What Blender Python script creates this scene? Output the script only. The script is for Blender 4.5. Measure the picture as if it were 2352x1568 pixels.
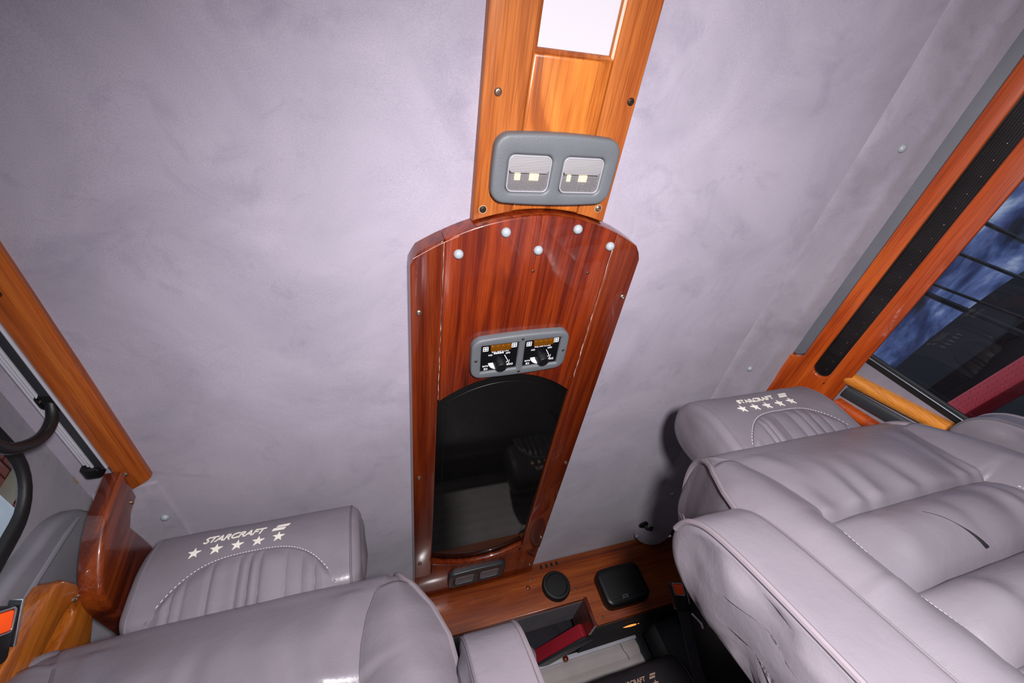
import bpy, bmesh, math, random
from mathutils import Vector, Matrix, noise
random.seed(7)
for o in list(bpy.data.objects): bpy.data.objects.remove(o)
scene = bpy.context.scene
COL = scene.collection
PI = math.pi

# ------------------------------------------------------------------ camera, world, light, exposure
cam_d = bpy.data.cameras.new('camera'); cam_d.sensor_width = 36; cam_d.lens = 15.4545
cam_d.clip_start = .01
cam = bpy.data.objects.new('camera', cam_d); COL.objects.link(cam)
RX = Vector((.95069984, -.13268049, -.28029574))     # camera right
UP = Vector((.08044668, -.7673936, .63610958))       # camera up
BK = Vector((-.29949648, -.62729814, -.71888726))    # camera back
CAM = Vector((0, 0, .80))
cam.matrix_world = Matrix(((RX.x, UP.x, BK.x, CAM.x), (RX.y, UP.y, BK.y, CAM.y), (RX.z, UP.z, BK.z, CAM.z), (0, 0, 0, 1)))
scene.camera = cam

world = bpy.data.worlds.new('world'); scene.world = world; world.use_nodes = True
wb = world.node_tree.nodes['Background']
wb.inputs[0].default_value = (.80, .86, 1, 1); wb.inputs[1].default_value = .9

# the photographer's flash, on top of the camera
fl = bpy.data.lights.new('camera_flash', 'SPOT'); fl.spot_size = math.radians(176); fl.spot_blend = 1.0
fl.shadow_soft_size = .035; fl.energy = 61; fl.color = (1, .95, .965)
flo = bpy.data.objects.new('camera_flash', fl); COL.objects.link(flo)
flo.location = (.075, -.11, .76)
flo.rotation_euler = Vector((.36, .84, .20)).to_track_quat('-Z', 'Y').to_euler()

vs = scene.view_settings
vs.view_transform = 'Standard'; vs.look = 'None'; vs.gamma = 1; vs.exposure = 0.0; vs.use_curve_mapping = False

# ------------------------------------------------------------------ materials
MATS = {}
def new_mat(name):
    m = bpy.data.materials.new(name); m.use_nodes = True
    MATS[name] = m
    return m, m.node_tree, m.node_tree.nodes['Principled BSDF']
def setp(b, **k):
    for a, v in k.items():
        b.inputs[a.replace('_', ' ')].default_value = v
def rgb(r, g, b):
    f = lambda c: (c/255/12.92) if c <= 10 else ((c/255+.055)/1.055)**2.4
    return (f(r), f(g), f(b), 1)
def coords(nt, scale=(1, 1, 1), rot=(0, 0, 0)):
    tc = nt.nodes.new('ShaderNodeTexCoord'); mp = nt.nodes.new('ShaderNodeMapping')
    mp.inputs['Scale'].default_value = scale; mp.inputs['Rotation'].default_value = rot
    nt.links.new(tc.outputs['Object'], mp.inputs[0])
    return mp.outputs[0]
def noise_tex(nt, vec, scale, detail=4, rough=.55, dist=0):
    n = nt.nodes.new('ShaderNodeTexNoise'); nt.links.new(vec, n.inputs['Vector'])
    n.inputs['Scale'].default_value = scale; n.inputs['Detail'].default_value = detail
    n.inputs['Roughness'].default_value = rough; n.inputs['Distortion'].default_value = dist
    return n.outputs['Fac']
def ramp(nt, fac, stops):
    r = nt.nodes.new('ShaderNodeValToRGB'); nt.links.new(fac, r.inputs[0])
    e = r.color_ramp.elements
    e[0].position, e[0].color = stops[0]; e[1].position, e[1].color = stops[-1]
    for p, c in stops[1:-1]:
        x = e.new(p); x.color = c
    return r.outputs[0]
def mixc(nt, a, b, fac, mode='MIX'):
    m = nt.nodes.new('ShaderNodeMix'); m.data_type = 'RGBA'; m.blend_type = mode
    for sock, v in ((m.inputs[0], fac), (m.inputs[6], a), (m.inputs[7], b)):
        if hasattr(v, 'is_output') or isinstance(v, bpy.types.NodeSocket): nt.links.new(v, sock)
        else: sock.default_value = v
    return m.outputs[2]
def bump(nt, bsdf, h, strength, dist=.001, prev=None):
    b = nt.nodes.new('ShaderNodeBump'); b.inputs['Strength'].default_value = strength; b.inputs['Distance'].default_value = dist
    nt.links.new(h, b.inputs['Height'])
    if prev is not None: nt.links.new(prev, b.inputs['Normal'])
    nt.links.new(b.outputs[0], bsdf.inputs['Normal']); return b.outputs[0]

def plain(name, col, rough=.5, metal=0, coat=0, grain=0, gscale=800, spec=.5):
    m, nt, b = new_mat(name)
    setp(b, Base_Color=col, Roughness=rough, Metallic=metal, Coat_Weight=coat, Coat_Roughness=.08)
    b.inputs['Specular IOR Level'].default_value = spec
    v = coords(nt)
    n = noise_tex(nt, v, 14, 3)
    c = ramp(nt, n, [(.3, tuple(x*.92 for x in col[:3])+(1,)), (.7, tuple(min(1, x*1.06) for x in col[:3])+(1,))])
    nt.links.new(c, b.inputs['Base Color'])
    if grain: bump(nt, b, noise_tex(nt, v, gscale, 2), grain, .0006)
    return m

def wood(name, dark, mid, light, axis='y', coat=.8, coat_rough=.06, rough=.4, stripe=24, off=0, fig=1.0, rings=0.0):
    """streaked timber: long stretched noise, dark growth lines and fine pores along one axis"""
    m, nt, b = new_mat(name)
    sc = {'y': (stripe, 1.5, stripe), 'x': (1.5, stripe, stripe), 'z': (stripe, stripe, 1.5)}[axis]
    v = coords(nt, sc)
    v.node.inputs['Location'].default_value = (off, off*.7, off*.3)
    n1 = noise_tex(nt, v, 1.0, 6, .62, fig)
    base = ramp(nt, n1, [(.30, dark), (.47, mid), (.60, light), (.74, mid)])
    if rings:
        w = nt.nodes.new('ShaderNodeMath'); w.operation = 'MULTIPLY'; w.inputs[1].default_value = 46
        sc2 = tuple(c*.42 for c in sc)
        n0 = noise_tex(nt, coords(nt, sc2), 1.0, 2, .5, .4); nt.links.new(n0, w.inputs[0])
        sn = nt.nodes.new('ShaderNodeMath'); sn.operation = 'SINE'; nt.links.new(w.outputs[0], sn.inputs[0])
        rl = ramp(nt, sn.outputs[0], [(.0, (1, 1, 1, 1)), (.86, (1, 1, 1, 1)), (.97, (.62, .52, .42, 1))])
        base = mixc(nt, base, rl, rings, 'MULTIPLY')
    fine = {'y': (520, 8, 520), 'x': (8, 520, 520), 'z': (520, 520, 8)}[axis]
    n2 = noise_tex(nt, coords(nt, fine), 1.0, 3, .6)
    f2 = ramp(nt, n2, [(.36, (.50, .43, .38, 1)), (.52, (1, 1, 1, 1))])
    c = mixc(nt, base, f2, .6, 'MULTIPLY')
    nt.links.new(c, b.inputs['Base Color'])
    setp(b, Roughness=rough, Coat_Weight=coat, Coat_Roughness=coat_rough)
    b.inputs['Specular IOR Level'].default_value = .3
    return m

wood('oak_light', rgb(108, 50, 17), rgb(146, 74, 28), rgb(172, 98, 42), 'y', .22, .3, .45, 16, 0, .8, .5)
wood('oak_burl', rgb(146, 76, 26), rgb(176, 98, 36), rgb(196, 120, 50), 'y', .5, .16, .4, 10, 3, 1.6, .9)
wood('walnut_red', rgb(48, 12, 4), rgb(98, 28, 8), rgb(126, 46, 13), 'y', 1, .04, .35, 30, 5, 1.3, .5)
wood('walnut_rail', rgb(70, 20, 6), rgb(98, 32, 9), rgb(116, 46, 14), 'y', 1, .05, .35, 44, 9, .6, .3)
wood('rail_wood', rgb(126, 58, 18), rgb(152, 74, 24), rgb(172, 92, 34), 'y', .5, .15, .45, 40, 2, .5)
wood('valance_wood', rgb(126, 44, 9), rgb(164, 64, 14), rgb(186, 84, 24), 'y', .9, .06, .4, 22, 11, .8, .3)
wood('pillar_wood', rgb(50, 16, 6), rgb(88, 30, 10), rgb(124, 54, 16), 'z', 1, .04, .35, 20, 4, 1.0, .4)
wood('post_wood', rgb(160, 88, 24), rgb(188, 112, 36), rgb(206, 132, 50), 'z', 1, .05, .35, 26, 6, .6)
wood('side_wood', rgb(104, 50, 12), rgb(142, 74, 20), rgb(170, 98, 30), 'z', 1, .06, .35, 26, 6, .6, .3)
wood('header_wood', rgb(96, 38, 11), rgb(128, 56, 16), rgb(150, 74, 24), 'x', .5, .15, .45, 26, 1, .6)

def headliner(name, c0, c1, sc=5, sheen=.35):
    m, nt, b = new_mat(name)
    v = coords(nt)
    n = noise_tex(nt, v, sc, 7, .6, .6)
    n3 = noise_tex(nt, v, 2.0, 3, .5)
    c = ramp(nt, n, [(.32, c0), (.62, c1)])
    fine = noise_tex(nt, v, 900, 2)
    f = ramp(nt, fine, [(.3, (.86, .86, .86, 1)), (.7, (1.04, 1.04, 1.04, 1))])
    blot = noise_tex(nt, v, sc*2.2, 5, .65, 1.2)
    bl = ramp(nt, blot, [(.30, (.84, .84, .87, 1)), (.44, (1, 1, 1, 1))])
    c = mixc(nt, c, bl, .8, 'MULTIPLY')
    c2 = mixc(nt, c, f, 1.0, 'MULTIPLY')
    nt.links.new(c2, b.inputs['Base Color'])
    setp(b, Roughness=.95, Sheen_Weight=sheen, Sheen_Roughness=.45)
    b.inputs['Specular IOR Level'].default_value = .1
    p = bump(nt, b, n3, .25, .004)
    bump(nt, b, fine, .35, .0008, p)
    return m
headliner('headliner', rgb(150, 144, 158), rgb(168, 161, 175))
headliner('strip_fabric', rgb(146, 140, 152), rgb(166, 159, 172), 9)
headliner('wall_fabric', rgb(116, 112, 122), rgb(136, 131, 141), 8)
headliner('pocket_fabric', rgb(84, 82, 90), rgb(100, 97, 105), 10, .05)
headliner('dark_carpet', rgb(40, 38, 43), rgb(54, 51, 57), 12, .02)

def leather(name, c0, c1, rough=.36, fine=650):
    m, nt, b = new_mat(name)
    v = coords(nt)
    n = noise_tex(nt, v, 9, 4, .5)
    nt.links.new(ramp(nt, n, [(.3, c0), (.7, c1)]), b.inputs['Base Color'])
    r = noise_tex(nt, v, 22, 3)
    rr = nt.nodes.new('ShaderNodeMapRange'); nt.links.new(r, rr.inputs[0])
    rr.inputs[3].default_value = rough-.06; rr.inputs[4].default_value = rough+.1
    nt.links.new(rr.outputs[0], b.inputs['Roughness'])
    b.inputs['Specular IOR Level'].default_value = .45
    vo = nt.nodes.new('ShaderNodeTexVoronoi'); nt.links.new(v, vo.inputs['Vector']); vo.inputs['Scale'].default_value = fine
    vo.feature = 'DISTANCE_TO_EDGE'
    p = bump(nt, b, noise_tex(nt, v, 60, 3, .55, .3), .34, .0018)
    bump(nt, b, vo.outputs['Distance'], .15, .0006, p)
    return m
leather('leather_grey', rgb(103, 98, 105), rgb(114, 108, 115), .31)
leather('leather_side', rgb(88, 83, 89), rgb(98, 92, 98), .44)
leather('leather_charcoal', rgb(44, 42, 47), rgb(54, 51, 56), .38)

plain('piping_vinyl', rgb(110, 102, 108), .5)
plain('thread', rgb(206, 202, 206), .8)
plain('thread_dark', rgb(92, 82, 92), .8)
plain('embroidery', rgb(222, 216, 206), .75, grain=.5, gscale=1600)
plain('embroidery_tan', rgb(196, 166, 146), .75)
plain('plastic_grey', rgb(92, 96, 100), .45, grain=.6, gscale=1100)
plain('plastic_strip', rgb(92, 93, 100), .6, grain=.5, gscale=700)
plain('plastic_mid', rgb(112, 111, 118), .5, grain=.4)
plain('plastic_dark', rgb(46, 48, 52), .4, grain=.4)
plain('plastic_black', rgb(13, 13, 15), .42)
plain('rubber_black', rgb(15, 15, 16), .55, grain=.2)
plain('button_grey', rgb(146, 154, 160), .35)
plain('screw_steel', rgb(150, 128, 112), .35, .9)
plain('brass', rgb(196, 160, 90), .3, .9)
plain('screw_dark', rgb(70, 58, 50), .4, .8)
plain('chrome', rgb(214, 214, 214), .16, 1)
plain('pcb_black', rgb(12, 12, 15), .3)
plain('print_white', rgb(226, 228, 232), .6)
plain('orange_button', rgb(250, 84, 20), .35)
plain('reflector_grey', rgb(120, 118, 122), .35)
plain('rim_clear', rgb(150, 150, 156), .25)
plain('white_rail', rgb(196, 196, 206), .45)
plain('blind_cloth', rgb(182, 174, 172), .8, grain=.3)
plain('red_vinyl', rgb(150, 30, 44), .4)
plain('red_paint', rgb(206, 62, 70), .4, grain=.3, gscale=120)
plain('grille', rgb(9, 9, 11), .7, grain=.8, gscale=1500)
plain('cone', rgb(26, 26, 30), .55)
plain('glue_white', rgb(226, 206, 196), .7)
plain('stain_tan', rgb(150, 122, 86), .9)
plain('tar_dark', rgb(26, 27, 32), .6)
plain('cable_black', rgb(16, 16, 20), .4)
plain('white_paint', rgb(236, 238, 242), .5)
plain('brick_red', rgb(120, 56, 46), .9, grain=.5, gscale=90)
plain('beige_paint', rgb(158, 142, 118), .7)
plain('concrete', rgb(104, 104, 106), .9, grain=.3, gscale=60)
plain('carpet_floor', rgb(140, 134, 142), .95, grain=.5, gscale=300)

m, nt, b = new_mat('mirror_tint')
setp(b, Base_Color=(.004, .004, .004, 1), Roughness=.03, IOR=1.75)
nn = noise_tex(nt, coords(nt), 3, 2)
nt.links.new(ramp(nt, nn, [(.3, (.003, .003, .003, 1)), (.7, (.006, .0055, .005, 1))]), b.inputs['Base Color'])

m, nt, b = new_mat('lens_black')
setp(b, Base_Color=rgb(14, 13, 14), Roughness=.22, Coat_Weight=.6)
nt.links.new(ramp(nt, noise_tex(nt, coords(nt, (1, 1, 1)), 9, 3), [(.35, rgb(8, 8, 9)), (.7, rgb(30, 26, 26))]), b.inputs['Base Color'])

def emit(name, col, strength, base=(.9, .9, .9, 1), ribs=False):
    m, nt, b = new_mat(name)
    setp(b, Base_Color=base, Roughness=.4, Emission_Color=col, Emission_Strength=strength)
    if ribs:
        w = nt.nodes.new('ShaderNodeTexWave'); nt.links.new(coords(nt), w.inputs[0]); w.inputs['Scale'].default_value = 180
        w.bands_direction = 'X'
        e = ramp(nt, w.outputs['Fac'], [(.0, (col[0]*.86, col[1]*.84, col[2]*.9, 1)), (1, col)])
        nt.links.new(e, b.inputs['Emission Color'])
    return m
emit('diffuser_on', (1, .945, 1, 1), .56, (.24, .23, .25, 1), ribs=True)
emit('led_on', (1, .90, .50, 1), 5.5)
emit('amber_glow', (1, .30, .06, 1), 1.3, (.6, .2, .05, 1))

def clearish(name, tint, amount, rough=.12, ribs=None):
    """real clear plastic: part lets light through, part reflects"""
    m, nt, b = new_mat(name)
    setp(b, Base_Color=tint, Roughness=rough, Coat_Weight=.4)
    tr = nt.nodes.new('ShaderNodeBsdfTransparent'); tr.inputs[0].default_value = (min(1, tint[0]*1.4), min(1, tint[1]*1.4), min(1, tint[2]*1.4), 1)
    mx = nt.nodes.new('ShaderNodeMixShader'); mx.inputs[0].default_value = 1-amount
    nt.links.new(tr.outputs[0], mx.inputs[1]); nt.links.new(b.outputs[0], mx.inputs[2])
    out = nt.nodes['Material Output']; nt.links.new(mx.outputs[0], out.inputs[0])
    v = coords(nt)
    if ribs:
        h = None
        for d in ribs:
            w = nt.nodes.new('ShaderNodeTexWave'); nt.links.new(v, w.inputs[0]); w.inputs['Scale'].default_value = 165; w.bands_direction = d
            h = w.outputs['Fac'] if h is None else mixc(nt, h, w.outputs['Fac'], .5)
        bump(nt, b, h, .9, .0012)
        ra = nt.nodes.new('ShaderNodeMapRange'); nt.links.new(h, ra.inputs[0])
        ra.inputs[3].default_value = max(0, 1-amount-.2); ra.inputs[4].default_value = min(1, 1-amount+.25)
        nt.links.new(ra.outputs[0], mx.inputs[0])
    return m
clearish('lens_clear_x', (.58, .57, .58, 1), .42, .15, 'Y')
clearish('lens_clear_xy', (.42, .41, .42, 1), .68, .12, 'XY')
clearish('lens_off', (.30, .27, .28, 1), .45, .15, 'Y')
clearish('amber_plastic', (.42, .16, .012, 1), .74, .15)

def window_glass(name, tint):
    m, nt, b = new_mat(name)
    nt.nodes.remove(b)
    tr = nt.nodes.new('ShaderNodeBsdfTransparent'); tr.inputs[0].default_value = tint
    gl = nt.nodes.new('ShaderNodeBsdfGlossy'); gl.inputs['Roughness'].default_value = .015
    fr = nt.nodes.new('ShaderNodeFresnel'); fr.inputs[0].default_value = 1.5
    ge = nt.nodes.new('ShaderNodeNewGeometry'); sb = nt.nodes.new('ShaderNodeMath'); sb.operation = 'SUBTRACT'; sb.inputs[0].default_value = 1; sb.use_clamp = True
    nt.links.new(ge.outputs['Backfacing'], sb.inputs[1])
    mu = nt.nodes.new('ShaderNodeMath'); mu.operation = 'MULTIPLY'; nt.links.new(sb.outputs[0], mu.inputs[0]); nt.links.new(fr.outputs[0], mu.inputs[1])
    mx = nt.nodes.new('ShaderNodeMixShader'); nt.links.new(mu.outputs[0], mx.inputs[0])
    nt.links.new(tr.outputs[0], mx.inputs[1]); nt.links.new(gl.outputs[0], mx.inputs[2])
    nt.links.new(mx.outputs[0], nt.nodes['Material Output'].inputs[0])
window_glass('glass_tinted', (.80, .83, .88, 1))
window_glass('glass_clear', (.88, .92, .92, 1))

m, nt, b = new_mat('backdrop_blue')  # blue to white patches painted as sky glimpses and reflections
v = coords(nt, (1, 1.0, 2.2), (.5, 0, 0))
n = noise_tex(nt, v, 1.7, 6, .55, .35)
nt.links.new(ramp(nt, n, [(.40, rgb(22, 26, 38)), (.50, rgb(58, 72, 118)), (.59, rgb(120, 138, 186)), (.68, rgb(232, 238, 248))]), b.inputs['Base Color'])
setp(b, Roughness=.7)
M = MATS

# ------------------------------------------------------------------ helpers
WLOC = {}
def place(o, parent):
    COL.objects.link(o)
    if parent is not None:
        o.parent = parent
        w = WLOC.get(parent.name, Vector((0, 0, 0)))
        o.location = o.location - w
    WLOC[o.name] = Vector((0, 0, 0))
    return o
def mesh_obj(name, verts, faces, mat, parent=None, smooth=True, angle=38):
    me = bpy.data.meshes.new(name); me.from_pydata([tuple(v) for v in verts], [], faces); me.update()
    me.materials.append(M[mat] if isinstance(mat, str) else mat)
    if smooth:
        for p in me.polygons: p.use_smooth = True
        me.set_sharp_from_angle(angle=math.radians(angle))
    return place(bpy.data.objects.new(name, me), parent)
def bm_obj(name, bm, mat, parent=None, smooth=True, angle=38):
    bmesh.ops.recalc_face_normals(bm, faces=bm.faces[:])
    me = bpy.data.meshes.new(name); bm.to_mesh(me); bm.free()
    me.materials.append(M[mat])
    if smooth:
        for p in me.polygons: p.use_smooth = True
        me.set_sharp_from_angle(angle=math.radians(angle))
    return place(bpy.data.objects.new(name, me), parent)
def tag(o, label, cat=None, group=None, kind=None):
    o['label'] = label
    if cat: o['category'] = cat
    if group: o['group'] = group
    if kind: o['kind'] = kind
    return o
def thing(name, loc, label, cat, group=None, kind=None):
    o = bpy.data.objects.new(name, None); COL.objects.link(o); o.location = loc; o.empty_display_size = .05
    WLOC[o.name] = Vector(loc)
    return tag(o, label, cat, group, kind)
def inst(src_mesh, name, pos, parent, rot=None):
    o = bpy.data.objects.new(name, src_mesh); o.location = pos
    if rot is not None: o.rotation_euler = rot
    return place(o, parent)

def frame(o, x, y):
    """2D -> 3D mapping: origin o, axes x, y, normal n (thickness direction)"""
    o, x, y = Vector(o), Vector(x).normalized(), Vector(y).normalized()
    n = x.cross(y).normalized()
    return lambda a, b, c=0: o + x*a + y*b + n*c
DOWN = lambda z: (lambda a, b, c=0: Vector((a, b, z-c)))      # on the underside of the ceiling; c grows downwards
def prism_bm(pts, c0, c1, fr, bev=0, seg=3, holes=None):
    bm = bmesh.new()
    lo = [bm.verts.new(fr(a, b, c0)) for a, b in pts]; hi = [bm.verts.new(fr(a, b, c1)) for a, b in pts]
    n = len(pts)
    f0 = bm.faces.new(lo[::-1]); f1 = bm.faces.new(hi)
    for i in range(n): bm.faces.new((lo[i], lo[(i+1) % n], hi[(i+1) % n], hi[i]))
    bm.normal_update()
    if bev:
        es = [e for e in f1.edges]
        bmesh.ops.bevel(bm, geom=es, offset=bev, segments=seg, profile=.5, affect='EDGES', clamp_overlap=True)
    return bm
def prism(name, pts, c0, c1, fr, mat, parent=None, bev=0, seg=3, angle=38):
    return bm_obj(name, prism_bm(pts, c0, c1, fr, bev, seg), mat, parent, True, angle)
def rrect(cx, cy, w, h, r, n=6, bulge=0, rot=0):
    pts = []
    for k, (sx, sy) in enumerate(((1, 1), (-1, 1), (-1, -1), (1, -1))):
        for i in range(n+1):
            a = k*PI/2 + PI/2*i/n
            pts.append((sx*(w/2-r)+r*math.cos(a), sy*(h/2-r)+r*math.sin(a)))
    if bulge:
        out = []
        N = len(pts)
        for i in range(N):
            p, q = pts[i], pts[(i+1) % N]
            d = math.hypot(q[0]-p[0], q[1]-p[1]); k = max(1, int(d/.012))
            for j in range(k): out.append((p[0]+(q[0]-p[0])*j/k, p[1]+(q[1]-p[1])*j/k))
        pts = [(x*(1+bulge*.4*(1-(2*y/h)**2)), y + (1 if y > 0 else -1)*bulge*h*(1-(2*x/w)**2)*min(1, abs(2*y/h)**3)) for x, y in out]
    c, s = math.cos(rot), math.sin(rot)
    return [(cx+c*x-s*y, cy+s*x+c*y) for x, y in pts]
def ring_prism(name, outer, inners, c0, c1, fr, mat, parent=None, bev=0):
    """a plate with holes (outline + hole outlines), built by triangle fill and extrusion"""
    bm = bmesh.new(); loops = []
    for lp in [outer]+inners:
        vs_ = [bm.verts.new(fr(a, b, c1)) for a, b in lp]
        es = [bm.edges.new((vs_[i], vs_[(i+1) % len(vs_)])) for i in range(len(vs_))]
        loops.append(es)
    bmesh.ops.triangle_fill(bm, use_beauty=True, use_dissolve=False, edges=[e for l in loops for e in l])
    top = bm.faces[:]
    # side walls
    n = (fr(0, 0, c0)-fr(0, 0, c1))
    bd = [e for e in bm.edges if len(e.link_faces) == 1]
    r = bmesh.ops.extrude_edge_only(bm, edges=bd)
    nv = [v for v in r['geom'] if isinstance(v, bmesh.types.BMVert)]
    bmesh.ops.translate(bm, verts=nv, vec=n)
    bm.normal_update()
    if bev:
        bmesh.ops.bevel(bm, geom=bd, offset=bev, segments=3, profile=.5, affect='EDGES', clamp_overlap=True)
    return bm_obj(name, bm, mat, parent, True, 40)
def box(name, lo, hi, mat, parent=None, bev=0, seg=2):
    bm = bmesh.new(); bmesh.ops.create_cube(bm, size=1)
    lo, hi = Vector(lo), Vector(hi)
    for v in bm.verts: v.co = Vector(((lo.x+hi.x)/2+v.co.x*(hi.x-lo.x), (lo.y+hi.y)/2+v.co.y*(hi.y-lo.y), (lo.z+hi.z)/2+v.co.z*(hi.z-lo.z)))
    if bev: bmesh.ops.bevel(bm, geom=bm.edges[:], offset=bev, segments=seg, profile=.5, affect='EDGES', clamp_overlap=True)
    return bm_obj(name, bm, mat, parent)
def catmull(pts, n=8, closed=False):
    P = [Vector(p) for p in pts]; out = []; N = len(P)
    rng = range(N) if closed else range(N-1)
    for i in rng:
        p0 = P[(i-1) % N] if closed or i > 0 else P[0]*2-P[1]
        p1, p2 = P[i], P[(i+1) % N]
        p3 = P[(i+2) % N] if closed or i+2 < N else P[-1]*2-P[-2]
        for k in range(n):
            t = k/n
            out.append(.5*((2*p1)+(p2-p0)*t+(2*p0-5*p1+4*p2-p3)*t*t+(3*p1-p0-3*p2+p3)*t*t*t))
    if not closed: out.append(P[-1])
    return out
def tube_data(path, r, n=8, closed=False, cap=True):
    P = [Vector(p) for p in path]; N = len(P); V = []; F = []
    prev = None
    for i, p in enumerate(P):
        if closed: t = (P[(i+1) % N]-P[i-1])
        else: t = P[min(i+1, N-1)]-P[max(i-1, 0)]
        t = t.normalized() if t.length > 1e-9 else Vector((0, 0, 1))
        if prev is None:
            a = Vector((0, 0, 1)) if abs(t.z) < .9 else Vector((1, 0, 0))
            x = t.cross(a).normalized()
        else:
            x = (prev - t*prev.dot(t)).normalized()
        prev = x; y = t.cross(x)
        rr = r[i] if isinstance(r, (list, tuple)) else r
        for k in range(n):
            a = 2*PI*k/n; V.append(p+x*math.cos(a)*rr+y*math.sin(a)*rr)
    M_ = N if closed else N-1
    for i in range(M_):
        for k in range(n):
            j = (i+1) % N
            F.append((i*n+k, i*n+(k+1) % n, j*n+(k+1) % n, j*n+k))
    if cap and not closed:
        F.append(tuple(range(n))[::-1]); F.append(tuple((N-1)*n+k for k in range(n)))
    return V, F
def tube(name, path, r, mat, parent=None, n=8, closed=False):
    V, F = tube_data(path, r, n, closed)
    return mesh_obj(name, V, F, mat, parent)
def lathe_mesh(name, prof, n, mat, axis_map):
    V, F = [], []
    for r, h in prof:
        for k in range(n):
            a = 2*PI*k/n; V.append(axis_map(r*math.cos(a), r*math.sin(a), h))
    for i in range(len(prof)-1):
        for k in range(n):
            F.append((i*n+k, i*n+(k+1) % n, (i+1)*n+(k+1) % n, (i+1)*n+k))
    F.append(tuple((len(prof)-1)*n+k for k in range(n)))
    F.append(tuple(range(n))[::-1])
    me = bpy.data.meshes.new(name); me.from_pydata([tuple(v) for v in V], [], F); me.update()
    me.materials.append(M[mat])
    for p in me.polygons: p.use_smooth = True
    me.set_sharp_from_angle(angle=math.radians(40))
    return me
down_map = lambda x, y, h: Vector((x, y, -h))
front_map = lambda x, y, h: Vector((x, -h, y))
# a pan-head screw with a cross recess
def screw_mesh(name, r, mat, amap):
    bm = bmesh.new()
    prof = [(r, 0), (r*.96, r*.28), (r*.7, r*.5), (r*.42, r*.56)]
    n = 16; rings = []
    for rr, h in prof: rings.append([bm.verts.new(amap(rr*math.cos(2*PI*k/n), rr*math.sin(2*PI*k/n), h)) for k in range(n)])
    for i in range(len(rings)-1):
        for k in range(n): bm.faces.new((rings[i][k], rings[i][(k+1) % n], rings[i+1][(k+1) % n], rings[i+1][k]))
    inner = [bm.verts.new(amap(r*(.40 if k % 4 == 0 else .12)*math.cos(2*PI*k/n), r*(.40 if k % 4 == 0 else .12)*math.sin(2*PI*k/n), r*.2)) for k in range(n)]
    for k in range(n): bm.faces.new((rings[-1][k], rings[-1][(k+1) % n], inner[(k+1) % n], inner[k]))
    bm.faces.new(inner)
    bmesh.ops.recalc_face_normals(bm, faces=bm.faces[:])
    me = bpy.data.meshes.new(name); bm.to_mesh(me); bm.free(); me.materials.append(M[mat])
    return me
SCREW = screw_mesh('screw', .0046, 'screw_steel', down_map)
SCREW_DK = screw_mesh('screw_dark', .0046, 'screw_dark', down_map)
SCREW_S = screw_mesh('screw_small', .0026, 'screw_dark', down_map)
SCREW_B = screw_mesh('screw_brass', .0028, 'brass', down_map)
SCREW_F = screw_mesh('screw_front', .004, 'screw_steel', front_map)
CAP = lathe_mesh('screw_cap', [(.0068, 0), (.0068, .0016), (.0058, .0040), (.0040, .0056), (.0018, .0064)], 20, 'button_grey', down_map)

def text_verts(s, size, bold=0, shear=0, spacing=1):
    cu = bpy.data.curves.new('lettering', 'FONT'); cu.body = s; cu.size = size; cu.shear = shear; cu.offset = bold; cu.space_character = spacing
    cu.align_x = 'CENTER'; cu.resolution_u = 4; cu.fill_mode = 'FRONT'
    o = bpy.data.objects.new('lettering', cu); COL.objects.link(o)
    dg = bpy.context.evaluated_depsgraph_get(); dg.update()
    me = bpy.data.meshes.new_from_object(o.evaluated_get(dg))
    V = [v.co.copy() for v in me.vertices]; F = [tuple(p.vertices) for p in me.polygons]
    bpy.data.objects.remove(o); bpy.data.meshes.remove(me)
    return V, F
def solidify(V, F, fr, d):
    """flat 2D faces -> thin raised shape through mapping fr(a,b,c)"""
    n = len(V)
    W = [fr(v[0], v[1], d) for v in V] + [fr(v[0], v[1], 0) for v in V]
    G = [tuple(f) for f in F]
    cnt = {}
    for f in F:
        for i in range(len(f)):
            e = (f[i], f[(i+1) % len(f)])
            cnt[e] = 1
    for (a, b_) in list(cnt):
        if (b_, a) not in cnt: G.append((b_, a, a+n, b_+n))
    return W, G
def lettering(name, s, size, fr, mat, parent, d=.0003, bold=0, shear=0, spacing=1):
    V, F = text_verts(s, size, bold, shear, spacing)
    W, G = solidify(V, F, fr, d)
    return mesh_obj(name, W, G, mat, parent, False)
def nz(x, y, z=0): return noise.noise(Vector((x, y, z)))
def lerp_tab(tab, x):
    if x <= tab[0][0]: return tab[0][1]
    for (a, b), (c, d) in zip(tab, tab[1:]):
        if x <= c:
            t = (x-a)/(c-a); return b+(d-b)*t
    return tab[-1][1]

# ================================================================== THE SETTING
ZC = 1.35
# ceiling: a soft fabric panel with faint dents
def ceil_z(x, y):
    z = ZC + .0016*nz(x*3, y*3, 1) + .0009*nz(x*11, y*9, 4)
    for (cx, cy, a, r) in ((-.13, .197, .0014, .016), (-.115, .235, .0012, .017), (-.12, .275, .0014, .017)):
        dx, dy = (x-cx)/ (r*1.5), (y-cy)/(r*.6)
        z += a*math.exp(-(dx*dx+dy*dy)) - a*math.exp(-(dx*dx+((y-cy-.012)/(r*.6))**2))
    return z
xs = [-.47+i*(1.41/150) for i in range(151)]; ys = [-.95+j*(2.72/230) for j in range(231)]
V = [(x, y, ceil_z(x, y)) for y in ys for x in xs]
F = [(j*151+i, (j+1)*151+i, (j+1)*151+i+1, j*151+i+1) for j in range(230) for i in range(150)]
n0 = len(V)
V += [(x, y, 1.40) for x, y in ((-.47, -.95), (.94, -.95), (.94, 1.77), (-.47, 1.77))]
F += [(n0, n0+1, n0+2, n0+3)]
tag(mesh_obj('ceiling', V, F, 'headliner'), 'lavender grey suede headliner across the van ceiling', 'ceiling', kind='structure')
box_f = box('floor', (-.75, -.95, -.05), (1.25, 1.85, 0), 'carpet_floor')
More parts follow.
